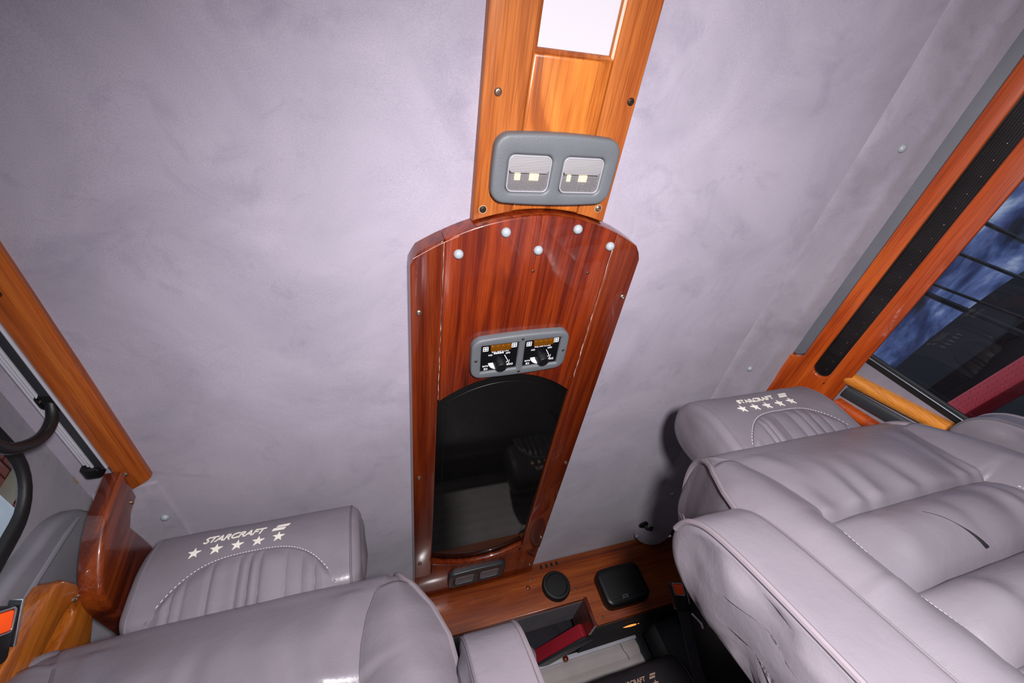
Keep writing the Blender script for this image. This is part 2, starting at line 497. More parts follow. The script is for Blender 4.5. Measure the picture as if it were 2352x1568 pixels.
tag(box_f, 'grey carpeted van floor below the seats', 'floor', kind='structure')

# left wall with a rounded window opening
LWX = -.462
def lw(a, b, c=0): return Vector((LWX+c if b > 1.02 else LWX+c-(1.02-b)*.35, a, b))
win_o = rrect(.218, 1.1305, .836, .361, .085, 8)
win_in = rrect(.218, 1.1305, .796, .328, .058, 8)
outer = [(-.95, 1.40), (-.95, 1.02), (-.95, .02), (1.78, .02), (1.78, 1.02), (1.78, 1.40)]
ring_prism('wall_left', outer, [rrect(.218, 1.1305, .820, .344, .075, 8)], -.006, 0, lw, 'wall_fabric')
o = bpy.data.objects['wall_left']; tag(o, 'grey fabric wall of the van around the near side window', 'wall', kind='structure')
w1 = thing('window_1', (LWX, .215, .93), 'side window with thick black rubber surround beside the grab bar', 'window', kind='structure')
ring_prism('gasket', win_o, [win_in], 0, .009, lw, 'rubber_black', w1, bev=.005)
prism('pane', rrect(.218, 1.1305, .818, .342, .074, 8), -.0055, -.0015, lw, 'glass_clear', w1)

# right wall: plane leaning outwards towards the floor
def rw(a, b, c=0): return Vector((.99+.15*(1.2-b)-c, a, b))
outer = [(-.95, 1.36), (-.95, .02), (1.78, .02), (1.78, 1.36)]
hole = rrect(.0, 1.080, 1.012, .39, .03, 6)
ring_prism('wall_right', outer, [hole], -.010, 0, rw, 'wall_fabric')
tag(bpy.data.objects['wall_right'], 'grey fabric wall of the van around the far side window', 'wall', kind='structure')
w2 = thing('window_2', (1.0, 0, .88), 'tinted side window with thin black seal below the wooden valance', 'window', kind='structure')
ring_prism('gasket', rrect(0, 1.08, 1.03, .408, .036, 6), [rrect(0, 1.08, .988, .366, .022, 6)], 0, .006, rw, 'rubber_black', w2, bev=.002)
tube('bright_strip', [rw(a, b, .007) for a, b in rrect(0, 1.08, 1.006, .384, .028, 6)], .0022, 'chrome', w2, 6, True)
prism('pane', rrect(0, 1.08, 1.0, .38, .025, 6), -.009, -.005, rw, 'glass_tinted', w2)

# back wall behind the bench
tag(box('wall_back', (-.75, 1.80, 0), (1.25, 1.84, 1.40), 'dark_carpet'), 'dark carpeted rear doors behind the blind', 'wall', kind='structure')

# ================================================================== OVERHEAD CONSOLES
ARC = lambda x: .2356 + .93*(x-.233)**2 * (2.0)      # front arch of the mirror panel
def arcpts(x0, x1, f, n=20): return [(x0+(x1-x0)*i/n, f(x0+(x1-x0)*i/n)) for i in range(n+1)]
UC = thing('overhead_console', (.235, .0, ZC), 'light oak ceiling console holding the lit white diffuser', 'console')
D = DOWN(ZC)
gap = .0022
def upper_edge(x): return ARC(x)-gap
prism('side_rail', [(.137, -.6), (.1896, -.6)]+arcpts(.1896, .137, upper_edge), 0, .0155, D, 'oak_light', UC, bev=.0035)
prism('side_rail', [(.2886, -.6), (.332, -.6)]+arcpts(.332, .2886, upper_edge), 0, .0155, D, 'oak_light', UC, bev=.0035)
prism('centre_board', [(.1899, .055), (.2883, .055)]+arcpts(.2883, .1899, upper_edge), 0, .0153, D, 'oak_burl', UC, bev=.005)
prism('cross_board', [(.1899, -.6), (.2883, -.6), (.2883, -.30), (.1899, -.30)], 0, .0153, D, 'oak_burl', UC, bev=.005)
df = prism('diffuser', [(.1885, -.30), (.2897, -.30), (.2897, .058), (.1885, .058)], 0, .0045, D, 'diffuser_on', UC)
df['label'] = 'glowing white ribbed light diffuser'
# rounded inner lips of the light opening
tube('opening_lip', [D(.1908, -.3, .0105), D(.1908, .0525, .0105), D(.1926, .0543, .0105), D(.2858, .0543, .0105), D(.2876, .0525, .0105), D(.2876, -.3, .0105)], .0042, 'oak_light', UC, 8)
for (x, y, me) in ((.1545, .096, SCREW), (.324, .0935, SCREW_DK), (.150, .2335, SCREW_DK), (.3185, .2305, SCREW), (.1545, -.2, SCREW), (.324, -.2, SCREW)):
    inst(me, 'screw', D(x, y, .0154), UC)
    if y > .2:
        pass
for (x, y) in ((.150, .2335), (.3185, .2305)):
    tube('chip_ring', [D(x+.0052*math.cos(a*PI/10), y+.0052*math.sin(a*PI/10), .0156) for a in range(20)], .0005, 'beige_paint', UC, 5, True)

MP = thing('mirror_console', (.233, .8, ZC), 'glossy red walnut ceiling panel with dark mirror and arched front edge', 'console')
T = .030
XL, XA, XB, XR = .054, .0982, .3525, .406
mt = lambda x: .5312 + 3.45*(x-.218)**2                      # mirror opening, front arc
mb = lambda x: 1.243 - 2.9*(x-.235)**2                       # mirror opening, rear arc
rail_l = [(XL, 1.272), (XL, ARC(XL)+.012), (XL+.004, ARC(XL)+.004)]+arcpts(XL+.010, XA, ARC, 8)+[(XA, 1.272)]
rail_r = [(XB, 1.262)]+arcpts(XB, XR-.012, ARC, 8)+[(XR-.004, ARC(XR)+.004), (XR+.001, ARC(XR)+.016), (XR+.010, 1.262)]
prism('side_rail', rail_l, 0, T, D, 'walnut_rail', MP, bev=.004)
prism('side_rail', rail_r, 0, T, D, 'walnut_rail', MP, bev=.004)
g2 = .0006
prism('face_board', arcpts(XA+g2, XB-g2, ARC)+arcpts(XB-g2, XA+g2, mt), 0, T, D, 'walnut_red', MP, bev=.003)
prism('rear_board', arcpts(XA+g2, XB-g2, mb)+[(XB-g2, 1.262+.001), (XR+.010, 1.263), (XR+.012, 1.426), (XL, 1.426), (XL, 1.273), (XA+g2, 1.273)], 0, T-.004, D, 'walnut_red', MP, bev=.003)
gl = prism('mirror', arcpts(XA-.001, XB+.008, lambda x: mt(x)-.004)+arcpts(XB+.008, XA-.001, lambda x: mb(x)+.004), .006, .0235, D, 'mirror_tint', MP)
gl['label'] = 'dark tinted mirror glass'
lip = tube('mirror_lip', [D(x, mb(x)-.001, .030) for x in [XA+.002+i*(XB-XA-.004)/24 for i in range(25)]], .0085, 'walnut_rail', MP, 10)
tube('lip_shadow_moulding', [D(x, mb(x)+.022, .026) for x in [XA+.002+i*(XB-XA-.004)/24 for i in range(25)]], .004, 'walnut_red', MP, 8)
# fine etched border line in the glass
ln = [D(x, mt(x)+.022, .0237) for x in [XA+.016+i*(XB-XA-.030)/20 for i in range(21)]] + [D(x, mb(x)-.030, .0237) for x in [XB-.014-i*(XB-XA-.030)/20 for i in range(21)]]
tube('etched_line', ln, .0004, 'plastic_black', MP, 5, True)
# split veneer seams: ragged pale glue lines
def ragged(name, x, y0, y1, amp, parent):
    pts = []; y = y0
    while y < y1:
        pts.append(D(x+amp*nz(y*60, x*7), y, T+.0002)); y += .006
    rr = [max(.00006, .00022+.0005*nz(p.y*90, 3.3)+(.0012 if amp > .0008 and .42 < p.y < .50 else 0)*abs(nz(p.y*140, 1))) for p in pts]
    return tube(name, pts, rr, 'glue_white', parent, 5)
ragged('split_seam', XA, .272, .575, .0005, MP)
ragged('split_seam', XB-.0005, .285, .56, .0011, MP)
tube('arch_scratch', [D(x, ARC(x)+.0035, T-.0001) for x in [XL+.004+i*.004 for i in range(16)]], .00022, 'glue_white', MP, 5)
for (x, y) in ((.118, .2901), (.1808, .2588), (.2322, .2865), (.2863, .2548), (.3461, .2823)):
    inst(CAP, 'screw_cap', D(x, y, T), MP)
for (x, y) in ((.0655, .3839), (.398, .3758), (.066, .80), (.402, .84), (.068, 1.19), (.408, 1.20), (.405, 1.38)):
    inst(SCREW, 'screw', D(x, y, T if y < 1.27 else T-.004), MP)
for (x, y) in ((.2308, .3215), (.322, .328), (.3465, .556)):
    inst(SCREW_S, 'nail_hole', D(x, y, T-.0008), MP)

# reading lamps
def housing(cx, cy, z, rot, parent, mat, lens, th=.013):
    d = DOWN(z)
    c, s = math.cos(rot), math.sin(rot)
    def fr(a, b, k=0): return d(cx+c*a-s*b, cy+s*a+c*b, k)
    out = rrect(0, 0, .166, .082, .016, 6, .045)
    ring_prism('bezel', out, [rrect(x, .004, .0575, .0465, .008, 5) for x in lens], 0, th, fr, mat, parent, bev=.0042)
    return fr
def reading_lamp(cx, cy, z, label, mat, on):
    t = thing('reading_lamp', (cx, cy, z), label, 'lamp', 'overhead reading lamps')
    LX = (-.0365, .0365)
    fr = housing(cx, cy, z, 0, t, mat, LX)
    for k, x in enumerate(LX):
        rf = prism('reflector', rrect(x, .004, .057, .046, .008, 5), .0004, .002, fr, 'reflector_grey' if on else 'plastic_dark', t)
        if on:
            for j, (ex, ew) in enumerate(((-.012, .0075), (.006, .0035), (.0125, .008)) if k == 0 else ((-.0135, .005), (.0085, .008), (.002, .002))):
                prism('led_chip', [(x+ex-ew/2, .006), (x+ex+ew/2, .006), (x+ex+ew/2, .0145), (x+ex-ew/2, .0145)], .002, .004, fr, 'led_on', rf)
        ln_ = prism('lens', rrect(x, -.0075, .0545, .0205, .006, 4), .008, .0118, fr, 'lens_clear_x' if on else 'lens_off', t, bev=.001)
        prism('lens_clear_half', rrect(x, .0150, .0545, .0215, .006, 4), .007, .0108, fr, 'lens_clear_xy' if on else 'lens_off', ln_, bev=.001)
        ring_prism('lens_rim', rrect(x, .004, .0568, .0458, .008, 5), [rrect(x, .004, .0535, .0425, .0065, 5)], .004, .0122, fr, 'rim_clear' if on else 'plastic_grey', ln_, bev=.0008)
    return t
reading_lamp(.2385, .178, ZC-.0155, 'grey twin reading lamp with clear lit lenses on the light oak console', 'plastic_grey', True)
reading_lamp(.231, 1.333, ZC-T+.004, 'dark unlit twin reading lamp behind the mirror, next to the speaker header', 'plastic_dark', False)

# dimmer switch plate
def dimmer_plate(cx, cy, z, rot):
    t = thing('dimmer_plate', (cx, cy, z), 'grey bezel with two black dimmer switches in front of the mirror', 'switch plate')
    d = DOWN(z); c, s = math.cos(rot), math.sin(rot)
    def fr(a, b, k=0): return d(cx+c*a-s*b, cy+s*a+c*b, k)
    holes = [rrect(x, .0, .0625, .0575, .001, 2) for x in (-.0365, .0375)]
    ring_prism('bezel', rrect(0, 0, .166, .082, .016, 6, .04), holes, 0, .012, fr, 'plastic_grey', t, bev=.0036)
    def up(x0, y0):    # lettering that reads upside down from the seats
        return lambda a, b, k=0: fr(x0-a, y0+b, .0078+k)
    for k, x in enumerate((-.0365, .0375)):
        mo = prism('dimmer_module', rrect(x, 0, .0622, .0572, .001, 2), .001, .0075, fr, 'pcb_black', t)
        # amber terminal block with a row of brass posts
        tb = prism('terminal_block', rrect(x+.001, -.0225, .0345, .0115, .001, 2), .0075, .0125, fr, 'amber_plastic', mo, bev=.0008)
        for q in range(4):
            inst(SCREW_B, 'terminal_screw', fr(x-.0125+q*.009, -.0235, .0080), mo)
        # ribbed knob
        kb = bmesh.new(); n = 36; rings = []
        for (r, h) in ((.0100, .0075), (.0100, .0135), (.0096, .0140), (.0090, .0220), (.0080, .0232)):
            rings.append([kb.verts.new(fr(x+.002+(r*(1 if (q % 3) else .94))*math.cos(2*PI*q/n), .012+(r*(1 if (q % 3) else .94))*math.sin(2*PI*q/n), h)) for q in range(n)])
        for i in range(len(rings)-1):
            for q in range(n): kb.faces.new((rings[i][q], rings[i][(q+1) % n], rings[i+1][(q+1) % n], rings[i+1][q]))
        kb.faces.new(rings[-1])
        bm_obj('knob', kb, 'plastic_black', mo)
        # printed dial: thick wedge and a thin tapering arc
        V, F = [], []
        for i in range(13):
            a = PI - i*(PI*.46)/12
            V += [(x+.002+.0112*math.cos(a), .012+.0112*math.sin(a)), (x+.002+(.0200-.004*i/12)*math.cos(a), .012+(.0200-.004*i/12)*math.sin(a))]
        F = [(2*i, 2*i+1, 2*i+3, 2*i+2) for i in range(12)]
        W, G = solidify(V, F, lambda a, b, c_=0: fr(a, b, .0076+c_), .0002)
        mesh_obj('dial_print', W, G, 'print_white', mo, False)
        V = []
        for i in range(13):
            a = -.15 + i*(PI*.30)/12
            V += [(x+.002+(.0165-.001*i/12)*math.cos(a), .012+(.0165-.001*i/12)*math.sin(a)), (x+.002+.0172*math.cos(a), .012+.0172*math.sin(a))]
        W, G = solidify(V, F, lambda a, b, c_=0: fr(a, b, .0076+c_), .0002)
        mesh_obj('dial_print', W, G, 'print_white', mo, False)
        tube('pointer_print', [fr(x+.0095, -.002, .0078), fr(x+.0165, .012, .0078), fr(x+.0115, .0165, .0078)], .0007, 'print_white', mo, 5)
        for (s_, sz, px, py) in (('DC12-24V 30A', .0046, .001, -.0135), ('OFF', .0044, .0150, -.0080), ('ON', .0044, -.0150, -.0070), ('DIMM', .0056, .0185, .0180), ('RoHS', .0042, -.0225, .0165), ('CE', .0056, -.0215, .0225)):
            lettering('print', s_, sz, up(x+px, py), 'print_white', mo, bold=.0001)
        if k == 0:
            for q in range(5):
                prism('glyph', rrect(x-.008+q*.0035, -.0080, .0028, .0030, .0004, 2), .0075, .0078, fr, 'print_white', mo)
        for (ix, iy) in ((-.0235, -.0195), (.0245, -.0215)):
            ic = ring_prism('icon_frame', rrect(x+ix, iy, .0090, .0092, .0006, 2), [rrect(x+ix+gx, iy+gy, .0030, .0024, .0003, 2) for gx in (-.0021, .0021) for gy in (-.0022, .0020)], .0075, .0078, fr, 'print_white', mo)
    for (a, b) in ((-.0765, .0), (0, -.036), (.0, .036), (.0765, 0)):
        inst(SCREW_S, 'screw', fr(a, b, .0118), t)
dimmer_plate(.2315, .476, ZC-T, math.radians(-2.5))

# ================================================================== RIGHT SIDE: fabric strip, valance, posts
T3 = thing('trim_3', (.85, .3, 1.34), 'long grey fabric trim strip along the ceiling edge above the black lamp strip', 'trim', kind='structure')
prof = [(.772, 1.3510), (.776, 1.3488), (.80, 1.3470), (.850, 1.3430), (.872, 1.3395), (.880, 1.3365), (.892, 1.3385), (.915, 1.3400), (.9315, 1.3385), (.9345, 1.344), (.9345, 1.352)]
V, F = [], []
# flat along the front, then tipping outwards and down towards a rounded tab at the rear
def strip_pt(k, y):
    x, z = prof[k]; q = k/(len(prof)-1); t = max(0, min(1, (y-.62)/.36)); t = t*t*(3-2*t)
    xr = .783+.088*q; zr = 1.3430-.064*q+(.0085 if k in (0, len(prof)-1) else 0)
    return (x+(xr-x)*t, y, z+(zr-z)*t+.0007*nz(x*40, y*9, 2))
n = len(prof)
for i in range(131):
    y = -.95+i*(2.29)/130
    V += [strip_pt(k, y) for k in range(n)]
for j in range(1, 11):
    a = j/10*PI/2
    base = [Vector(strip_pt(k, 1.34)) for k in range(n)]; mid = base[4]
    V += [mid+(p-mid)*(math.cos(a)*.9+.1)+Vector((0, .070*math.sin(a), .0)) for p in base]
N = len(V)//n
F = [(i*n+k, i*n+k+1, (i+1)*n+k+1, (i+1)*n+k) for i in range(N-1) for k in range(n-1)]
F.append(tuple((N-1)*n+k for k in range(n)))
mesh_obj('strip', V, F, 'strip_fabric', T3)
for (x, y, z) in ((.852, .125, 1.3425), (.832, .62, 1.3440), (.812, 1.11, 1.3215), (.795, 1.385, 1.3340)):
    inst(CAP, 'screw_cap', (x, y, z), T3)
def coat_hook(x, y, z, label):
    t = thing('coat_hook', (x, y, z), label, 'hook', 'coat hooks on the ceiling strip')
    me = lathe_mesh('rosette', [(.017, 0), (.017, .004), (.014, .007), (.008, .009)], 20, 'plastic_black', down_map)
    inst(me, 'rosette', (x, y, z), t)
    tube('hook_arm', [(x, y, z-.006), (x+.004, y, z-.018), (x+.016, y+.002, z-.022), (x+.024, y+.003, z-.014)], [.0055, .005, .006, .007], 'plastic_black', t, 8)
coat_hook(.794, 1.305, 1.3350, 'small black coat hook near the rounded rear end of the fabric strip')
coat_hook(.797, .905, 1.3380, 'small black coat hook tucked beside the headrest with the shadow behind it')

# valance plane: x = .93 + .36*(1.35 - z)
VU = Vector((.36, 0, -1)).normalized()
VN = Vector((-1, 0, -.36)).normalized()
def vl(a, b, c=0):            # a along y, b down the face from the top edge, c proud of the face
    return Vector((.93, a, 1.352)) + VU*b + VN*c
VA = thing('window_valance', (.96, .2, 1.22), 'orange wood valance with long black lamp strip above the tinted window', 'valance')
# b positions: grey strip .0-.034, wood .034-.062, lamp slot .062-.099, wood .099-.131
prism('upper_strip', [(-.9, .0)]+[(.560, .0), (.572, .006), (.577, .016), (.574, .026), (.564, .034)]+[(-.9, .034)], -.004, .003, vl, 'plastic_strip', VA, bev=.0015)
slot = [(-.88, .0635), (.558, .0635)]+[(.574+.018*math.sin(a*PI/8), .0810-.0175*math.cos(a*PI/8)) for a in range(9)]+[(.558, .0985), (-.88, .0985)]
board = [(-.9, .0345), (.566, .0345), (.578, .027), (.582, .016), (.578, .004), (.590, .001), (.740, .001), (.752, .012), (.748, .060), (.700, .110), (.660, .134), (.560, .134), (-.9, .134)]
ring_prism('board', board, [slot], -.006, .007, vl, 'valance_wood', VA, bev=.003)
ls = prism('lamp_lens', [(a, b) for a, b in slot], -.005, .0005, vl, 'lens_black', VA)
ls['label'] = 'black ribbed lamp strip'
for i in range(9):
    bpos = .0665 + i*.0036
    tube('lens_rib', [vl(-.87+j*.1, bpos, .0006) for j in range(int((1.44-.012*abs(i-4))/.1)+1)], .0009, 'lens_black', ls, 5)
# tiny steel beads on the lens, standing in for its glints
GLINT = lathe_mesh('glint_bead', [(.0009, 0), (.0012, .001), (.0008, .002)], 8, 'screw_steel', lambda x, y, h: VN*h+VU*x+Vector((0, y, 0)))
for i in range(26):
    y = -.10+i*.027+.006*nz(i*1.7, 0)
    inst(GLINT, 'glint_bead', vl(y, .0875+.0025*nz(i*.8, 5), .0008), ls)
inst(SCREW_S, 'screw', vl(.60, .10, .007), VA)

VB = thing('window_valance', (.95, 1.1, 1.22), 'rear valance in darker wood imitating shade, with black lamp strip behind the raised-arm seat', 'valance')
slot2 = [(.80, .0635), (1.375, .0635), (1.390, .081), (1.375, .0985), (.80, .0985), (.785, .081)]
ring_prism('board', [(.7535, .001), (1.412, .001), (1.412, .150), (.7535, .150)], [slot2], -.006, .007, vl, 'pillar_wood', VB, bev=.003)  # darker wood than the front valance: the headrest's shade put into the colour
l2 = prism('lamp_lens', slot2, -.005, .0005, vl, 'lens_black', VB)
for i in range(8):
    tube('lens_rib', [vl(.80+j*.1, .0670+i*.004, .0006) for j in range(7)], .0009, 'lens_black', l2, 5)

# wooden posts down from the valance, behind the window
def post(name, ys_, w, c, mat, label, dep=.018):
    t = thing(name, (1.0, ys_[0][1], .9), label, 'post')
    P = [rw(y, z, c) for z, y in ys_]
    V, F = [], []
    prof_ = [(-w/2, -dep), (-w/2, 0), (-w/2*.82, dep*.5), (-w*.25, dep*.8), (0, dep*.9), (w*.25, dep*.8), (w/2*.82, dep*.5), (w/2, 0), (w/2, -dep)]
    for (z, y) in ys_:
        for (a, k) in prof_: V.append(rw(y+a, z, c+k))
    n = len(prof_)
    F = [(i*n+k, (i+1)*n+k, (i+1)*n+k+1, i*n+k+1) for i in range(len(ys_)-1) for k in range(n-1)]
    F += [tuple(range(n)), tuple((len(ys_)-1)*n+k for k in range(n))[::-1]]
    mesh_obj('post_body', V, F, mat, t)
    return t
# from the fabric reveal outward: pale post, dark channel, red post
post('wooden_post', [(1.232-i*.05, .566-i*.0095) for i in range(8)], .030, .004, 'post_wood', 'pale glossy wooden post between window and dark channel')
post('wooden_post', [(1.222-i*.05, .632-i*.006) for i in range(8)], .028, .002, 'valance_wood', 'reddish wooden post half hidden behind the headrest')
post('channel_strip', [(1.225-i*.05, .600-i*.008) for i in range(8)], .030, .0, 'plastic_dark', 'dark plastic channel between the two wooden posts', .006)

# ================================================================== LEFT SIDE
T1 = thing('trim_1', (-.39, .0, 1.34), 'orange wooden ceiling rail running above the grab bar', 'trim', kind='structure')
def tl(a, b, c=0): return Vector((a, b, 0)) + Vector((0, 0, c))
railp = [(-.3640, 1.3505), (-.3635, 1.343), (-.3675, 1.3385), (-.3760, 1.3365), (-.3990, 1.3335), (-.4025, 1.3365), (-.4025, 1.3505)]
V, F = [], []
ysr = [-.95+i*.03 for i in range(55)]+[.700]
for i, y in enumerate(ysr):
    for k, (x, z) in enumerate(railp):
        xx = x
        # a broken, chipped inner edge part of the way along
        if .43 < y < .47 and k in (1, 2): xx -= .004
        V.append((xx, y + (.022*(x+.364)/-.04 if i == len(ysr)-1 else 0), z))
n = len(railp)
F = [(i*n+k, i*n+k+1, (i+1)*n+k+1, (i+1)*n+k) for i in range(len(ysr)-1) for k in range(n-1)]
F += [tuple((len(ysr)-1)*n+k for k in range(n))]
mesh_obj('rail', V, F, 'rail_wood', T1, True, 25)
for (x, y, me) in ((-.3865, .335, SCREW_DK), (-.3885, .675, SCREW)):
    inst(me, 'screw', (x, y, 1.3349), T1)
# fabric strip continuing behind the rail
T2 = thing('trim_2', (-.40, .85, 1.34), 'short grey fabric trim strip between wooden rail and headrest corner', 'trim', kind='structure')
V, F = [], []
pr = [(-.3645, 1.351), (-.366, 1.3455), (-.385, 1.3435), (-.405, 1.3415), (-.430, 1.3365), (-.446, 1.330), (-.452, 1.342)]
yy = [.7235+i*.03 for i in range(30)]
for y in yy:
    for (x, z) in pr: V.append((x, y, z+.0012*nz(x*30, y*14, 8)))
n = len(pr)
F = [(i*n+k, (i+1)*n+k, (i+1)*n+k+1, i*n+k+1) for i in range(len(yy)-1) for k in range(n-1)]
F += [tuple(range(n))[::-1]]
mesh_obj('strip', V, F, 'strip_fabric', T2)
inst(CAP, 'screw_cap', (-.382, .822, 1.3432), T2)

# glossy pillar cap
PC = thing('pillar_cap', (-.41, .73, 1.16), 'glossy dark wooden pillar cap with rounded front edge beside the headrest', 'pillar cover')
outl = [(p[0], p[1]) for p in catmull([(.663, 1.332), (.666, 1.290), (.668, 1.260), (.682, 1.223), (.704, 1.191), (.727, 1.172), (.763, 1.166), (.83, 1.168)], 5)]
outl += [(.90, 1.17), (.90, 1.265), (.815, 1.290), (.772, 1.285), (.735, 1.280), (.724, 1.296), (.722, 1.325)]
prism('cap_body', outl, 0, .026, frame((-.410, 0, 0), (0, 1, 0), (0, 0, 1)), 'pillar_wood', PC, bev=.009, seg=5)
inst(SCREW_F, 'screw', (-.384, .712, 1.308), PC, (0, 0, PI/2))

# blind head rail with slats tucked over the window
BR = thing('window_blind', (-.43, .3, 1.34), 'white folded window blind with black end cap under the wooden rail', 'blind')
box('head_strip', (-.4065, -.9, 1.3345), (-.4035, .655, 1.3405), 'white_rail', BR, .0008)
box('dark_channel', (-.4195, -.9, 1.338), (-.4070, .660, 1.348), 'plastic_dark', BR, .001)
for i in range(3):
    box('slat', (-.4205-.0042*(i+1), -.9, 1.3375+.001*i), (-.4205-.0042*i-.0006, .655-.004*i, 1.348), 'white_rail', BR, .0012)
prism('end_cap', rrect(-.4255, 1.3405, .024, .018, .006, 4), .652, .672, lambda a, b, c=0: Vector((a, c, b)), 'plastic_black', BR, bev=.003)

# black grab bar
GB = thing('grab_bar', (-.42, .4, 1.29), 'black curved grab bar hanging by the left window', 'grab bar')
gb = catmull([(-.416, .510, 1.345), (-.413, .524, 1.326), (-.412, .526, 1.300), (-.412, .514, 1.274), (-.411, .486, 1.246), (-.410, .45, 1.236), (-.410, .40, 1.240), (-.410, .25, 1.240), (-.410, .19, 1.247), (-.410, .155, 1.266), (-.411, .135, 1.30), (-.412, .133, 1.342)], 6)
tube('bar', gb, .0070, 'plastic_black', GB, 14)
for y in (.509, .134):
    prism('mount', rrect(-.416, y, .026, .030, .009, 4), 0, .010, DOWN(1.3475), 'plastic_black', GB, bev=.003)
    inst(SCREW_S, 'mount_screw', (-.421, y-.006, 1.3365), GB)

# grey pillar trim (belt guide cover)
PT = thing('pillar_trim', (-.47, .75, 1.0), 'grey moulded plastic pillar trim next to the rounded window seal', 'pillar cover')
ptp = catmull([(.722, 1.312), (.694, 1.298), (.664, 1.262), (.649, 1.212), (.636, 1.166), (.625, 1.09), (.615, .95)], 6)
ptp = [(p[0], p[1]) for p in ptp] + [(.80, .95), (.815, 1.10), (.835, 1.22), (.800, 1.300), (.770, 1.323)]
prism('cover', ptp, -.003, .022, frame((LWX, 0, 0), (0, 1, 0), (0, 0, 1)), 'plastic_mid', PT, bev=.010, seg=4)
tube('cap_seam', [(LWX+.021, .716, 1.300), (LWX+.0225, .735, 1.286), (LWX+.0225, .765, 1.292), (LWX+.021, .79, 1.300)], .0012, 'plastic_black', PT, 6)
tube('shoulder_ridge', [(LWX+.020, .700, 1.285), (LWX+.023, .685, 1.24), (LWX+.024, .672, 1.18), (LWX+.024, .660, 1.09)], .004, 'plastic_mid', PT, 8)
st = mesh_obj('tan_stain', [Vector((LWX+.0008, .690+.010*math.cos(a*PI/8)*(1+.2*nz(a, 1)), 1.352+.006*math.sin(a*PI/8))) for a in range(16)], [tuple(range(16))], 'stain_tan', bpy.data.objects['wall_left'], False)

# lower wood panel with a slot
LP = thing('wood_side_panel', (-.49, .74, 1.05), 'amber wooden side panel with a dark slot beside the seat belt buckle', 'panel')
fr = frame((-.434, 0, 0), (0, 1, 0), (0, 0, 1))
lo_ = [(.640, 1.03), (.646, 1.09), (.657, 1.135), (.666, 1.170), (.676, 1.180), (.705, 1.188), (.737, 1.186), (.760, 1.178), (.775, 1.165), (.79, 1.14), (.80, 1.03)]
sl = [(.716, 1.163), (.726, 1.158), (.727, 1.148), (.722, 1.12), (.715, 1.09), (.705, 1.05), (.690, 1.05), (.698, 1.09), (.704, 1.125), (.710, 1.152)]
ring_prism('panel_board', lo_, [sl], 0, .024, fr, 'side_wood', LP, bev=.005)
prism('slot_back', [(.68, 1.035), (.74, 1.035), (.74, 1.17), (.69, 1.17)], .001, .003, fr, 'plastic_black', LP)
for (a, b) in ((.722, 1.178), (.714, 1.169)):
    inst(SCREW_F, 'screw', fr(a, b, .024), LP, (0, 0, PI/2))

# seat belt buckle at the far left
def buckle(name, o, x, y, label, s=1.0, strap=None):
    t = thing(name, Vector(o), label, 'buckle')
    fr = frame(o, x, y)
    q = lambda a, b, c=0: fr(a*s, b*s, c*s)
    prism('body', rrect(0, 0, .040, .072, .008, 4), -.010, .010, q, 'plastic_black', t, bev=.003)
    prism('release_button', rrect(0, .018, .026, .026, .003, 3), .009, .0125, q, 'orange_button', t, bev=.001)
    ring_prism('button_frame', rrect(0, .018, .033, .033, .005, 4), [rrect(0, .018, .0275, .0275, .003, 3)], .009, .0120, q, 'chrome', t, bev=.0008)
    prism('latch_plate', rrect(.0215, .012, .004, .060, .0015, 3), -.006, .0135, q, 'chrome', t, bev=.001)
    if strap: mesh_obj('webbing', [q(*p) for p in strap[0]], strap[1], 'leather_charcoal', t)
    return t
buckle('seat_belt_buckle', (-.418, .617, 1.094), (.25, .70, .49), (.10, -.58, .80), 'seat belt buckle with red-orange button against the left wood panel', .8,
       ([(-.015, -.09, -.002), (.015, -.09, -.002), (.015, -.03, -.002), (-.015, -.03, -.002), (-.015, -.09, .001), (.015, -.09, .001), (.015, -.03, .001), (-.015, -.03, .001)], [(0, 3, 2, 1), (4, 5, 6, 7), (0, 1, 5, 4), (1, 2, 6, 5), (2, 3, 7, 6), (3, 0, 4, 7)]))

# ================================================================== REAR: header, speakers, shelf, blind, bench
HY = 1.42
HD = thing('rear_header', (.3, HY, 1.13), 'orange wooden header board at the rear carrying the speakers', 'header board')
fh = lambda a, b, c=0: Vector((a, HY-c, b))
prism('header_board', [(-.42, 1.318), (-.42, 1.206), (.548, 1.206), (.562, 1.128), (.95, 1.128), (.95, 1.318)], -.020, 0, fh, 'header_wood', HD, bev=.002)
cs = mesh_obj('top_moulding', [(-.42, HY+.001, 1.318), (.95, HY+.001, 1.318), (.95, HY+.022, 1.346), (-.42, HY+.022, 1.346), (-.42, HY+.03, 1.318), (.95, HY+.03, 1.318)],
              [(0, 1, 2, 3), (3, 2, 5, 4), (0, 4, 5, 1), (0, 3, 4), (1, 5, 2)], 'header_wood', HD, False)
for i in range(4):
    x = .452+i*.018
    prism('vent_slot', rrect(x, 1.3255, .005, .013, .002, 3), -.008, -.0015, fh, 'plastic_black', HD)
for (x, z) in ((.405, 1.296), (.533, 1.236), (.585, 1.145)): inst(SCREW_F, 'screw', fh(x, z, 0), HD)
PLUG = lathe_mesh('screw_plug', [(.007, 0), (.0065, .003), (.003, .005)], 16, 'pillar_wood', front_map)
inst(PLUG, 'screw_plug', fh(.390, 1.275, 0), HD)
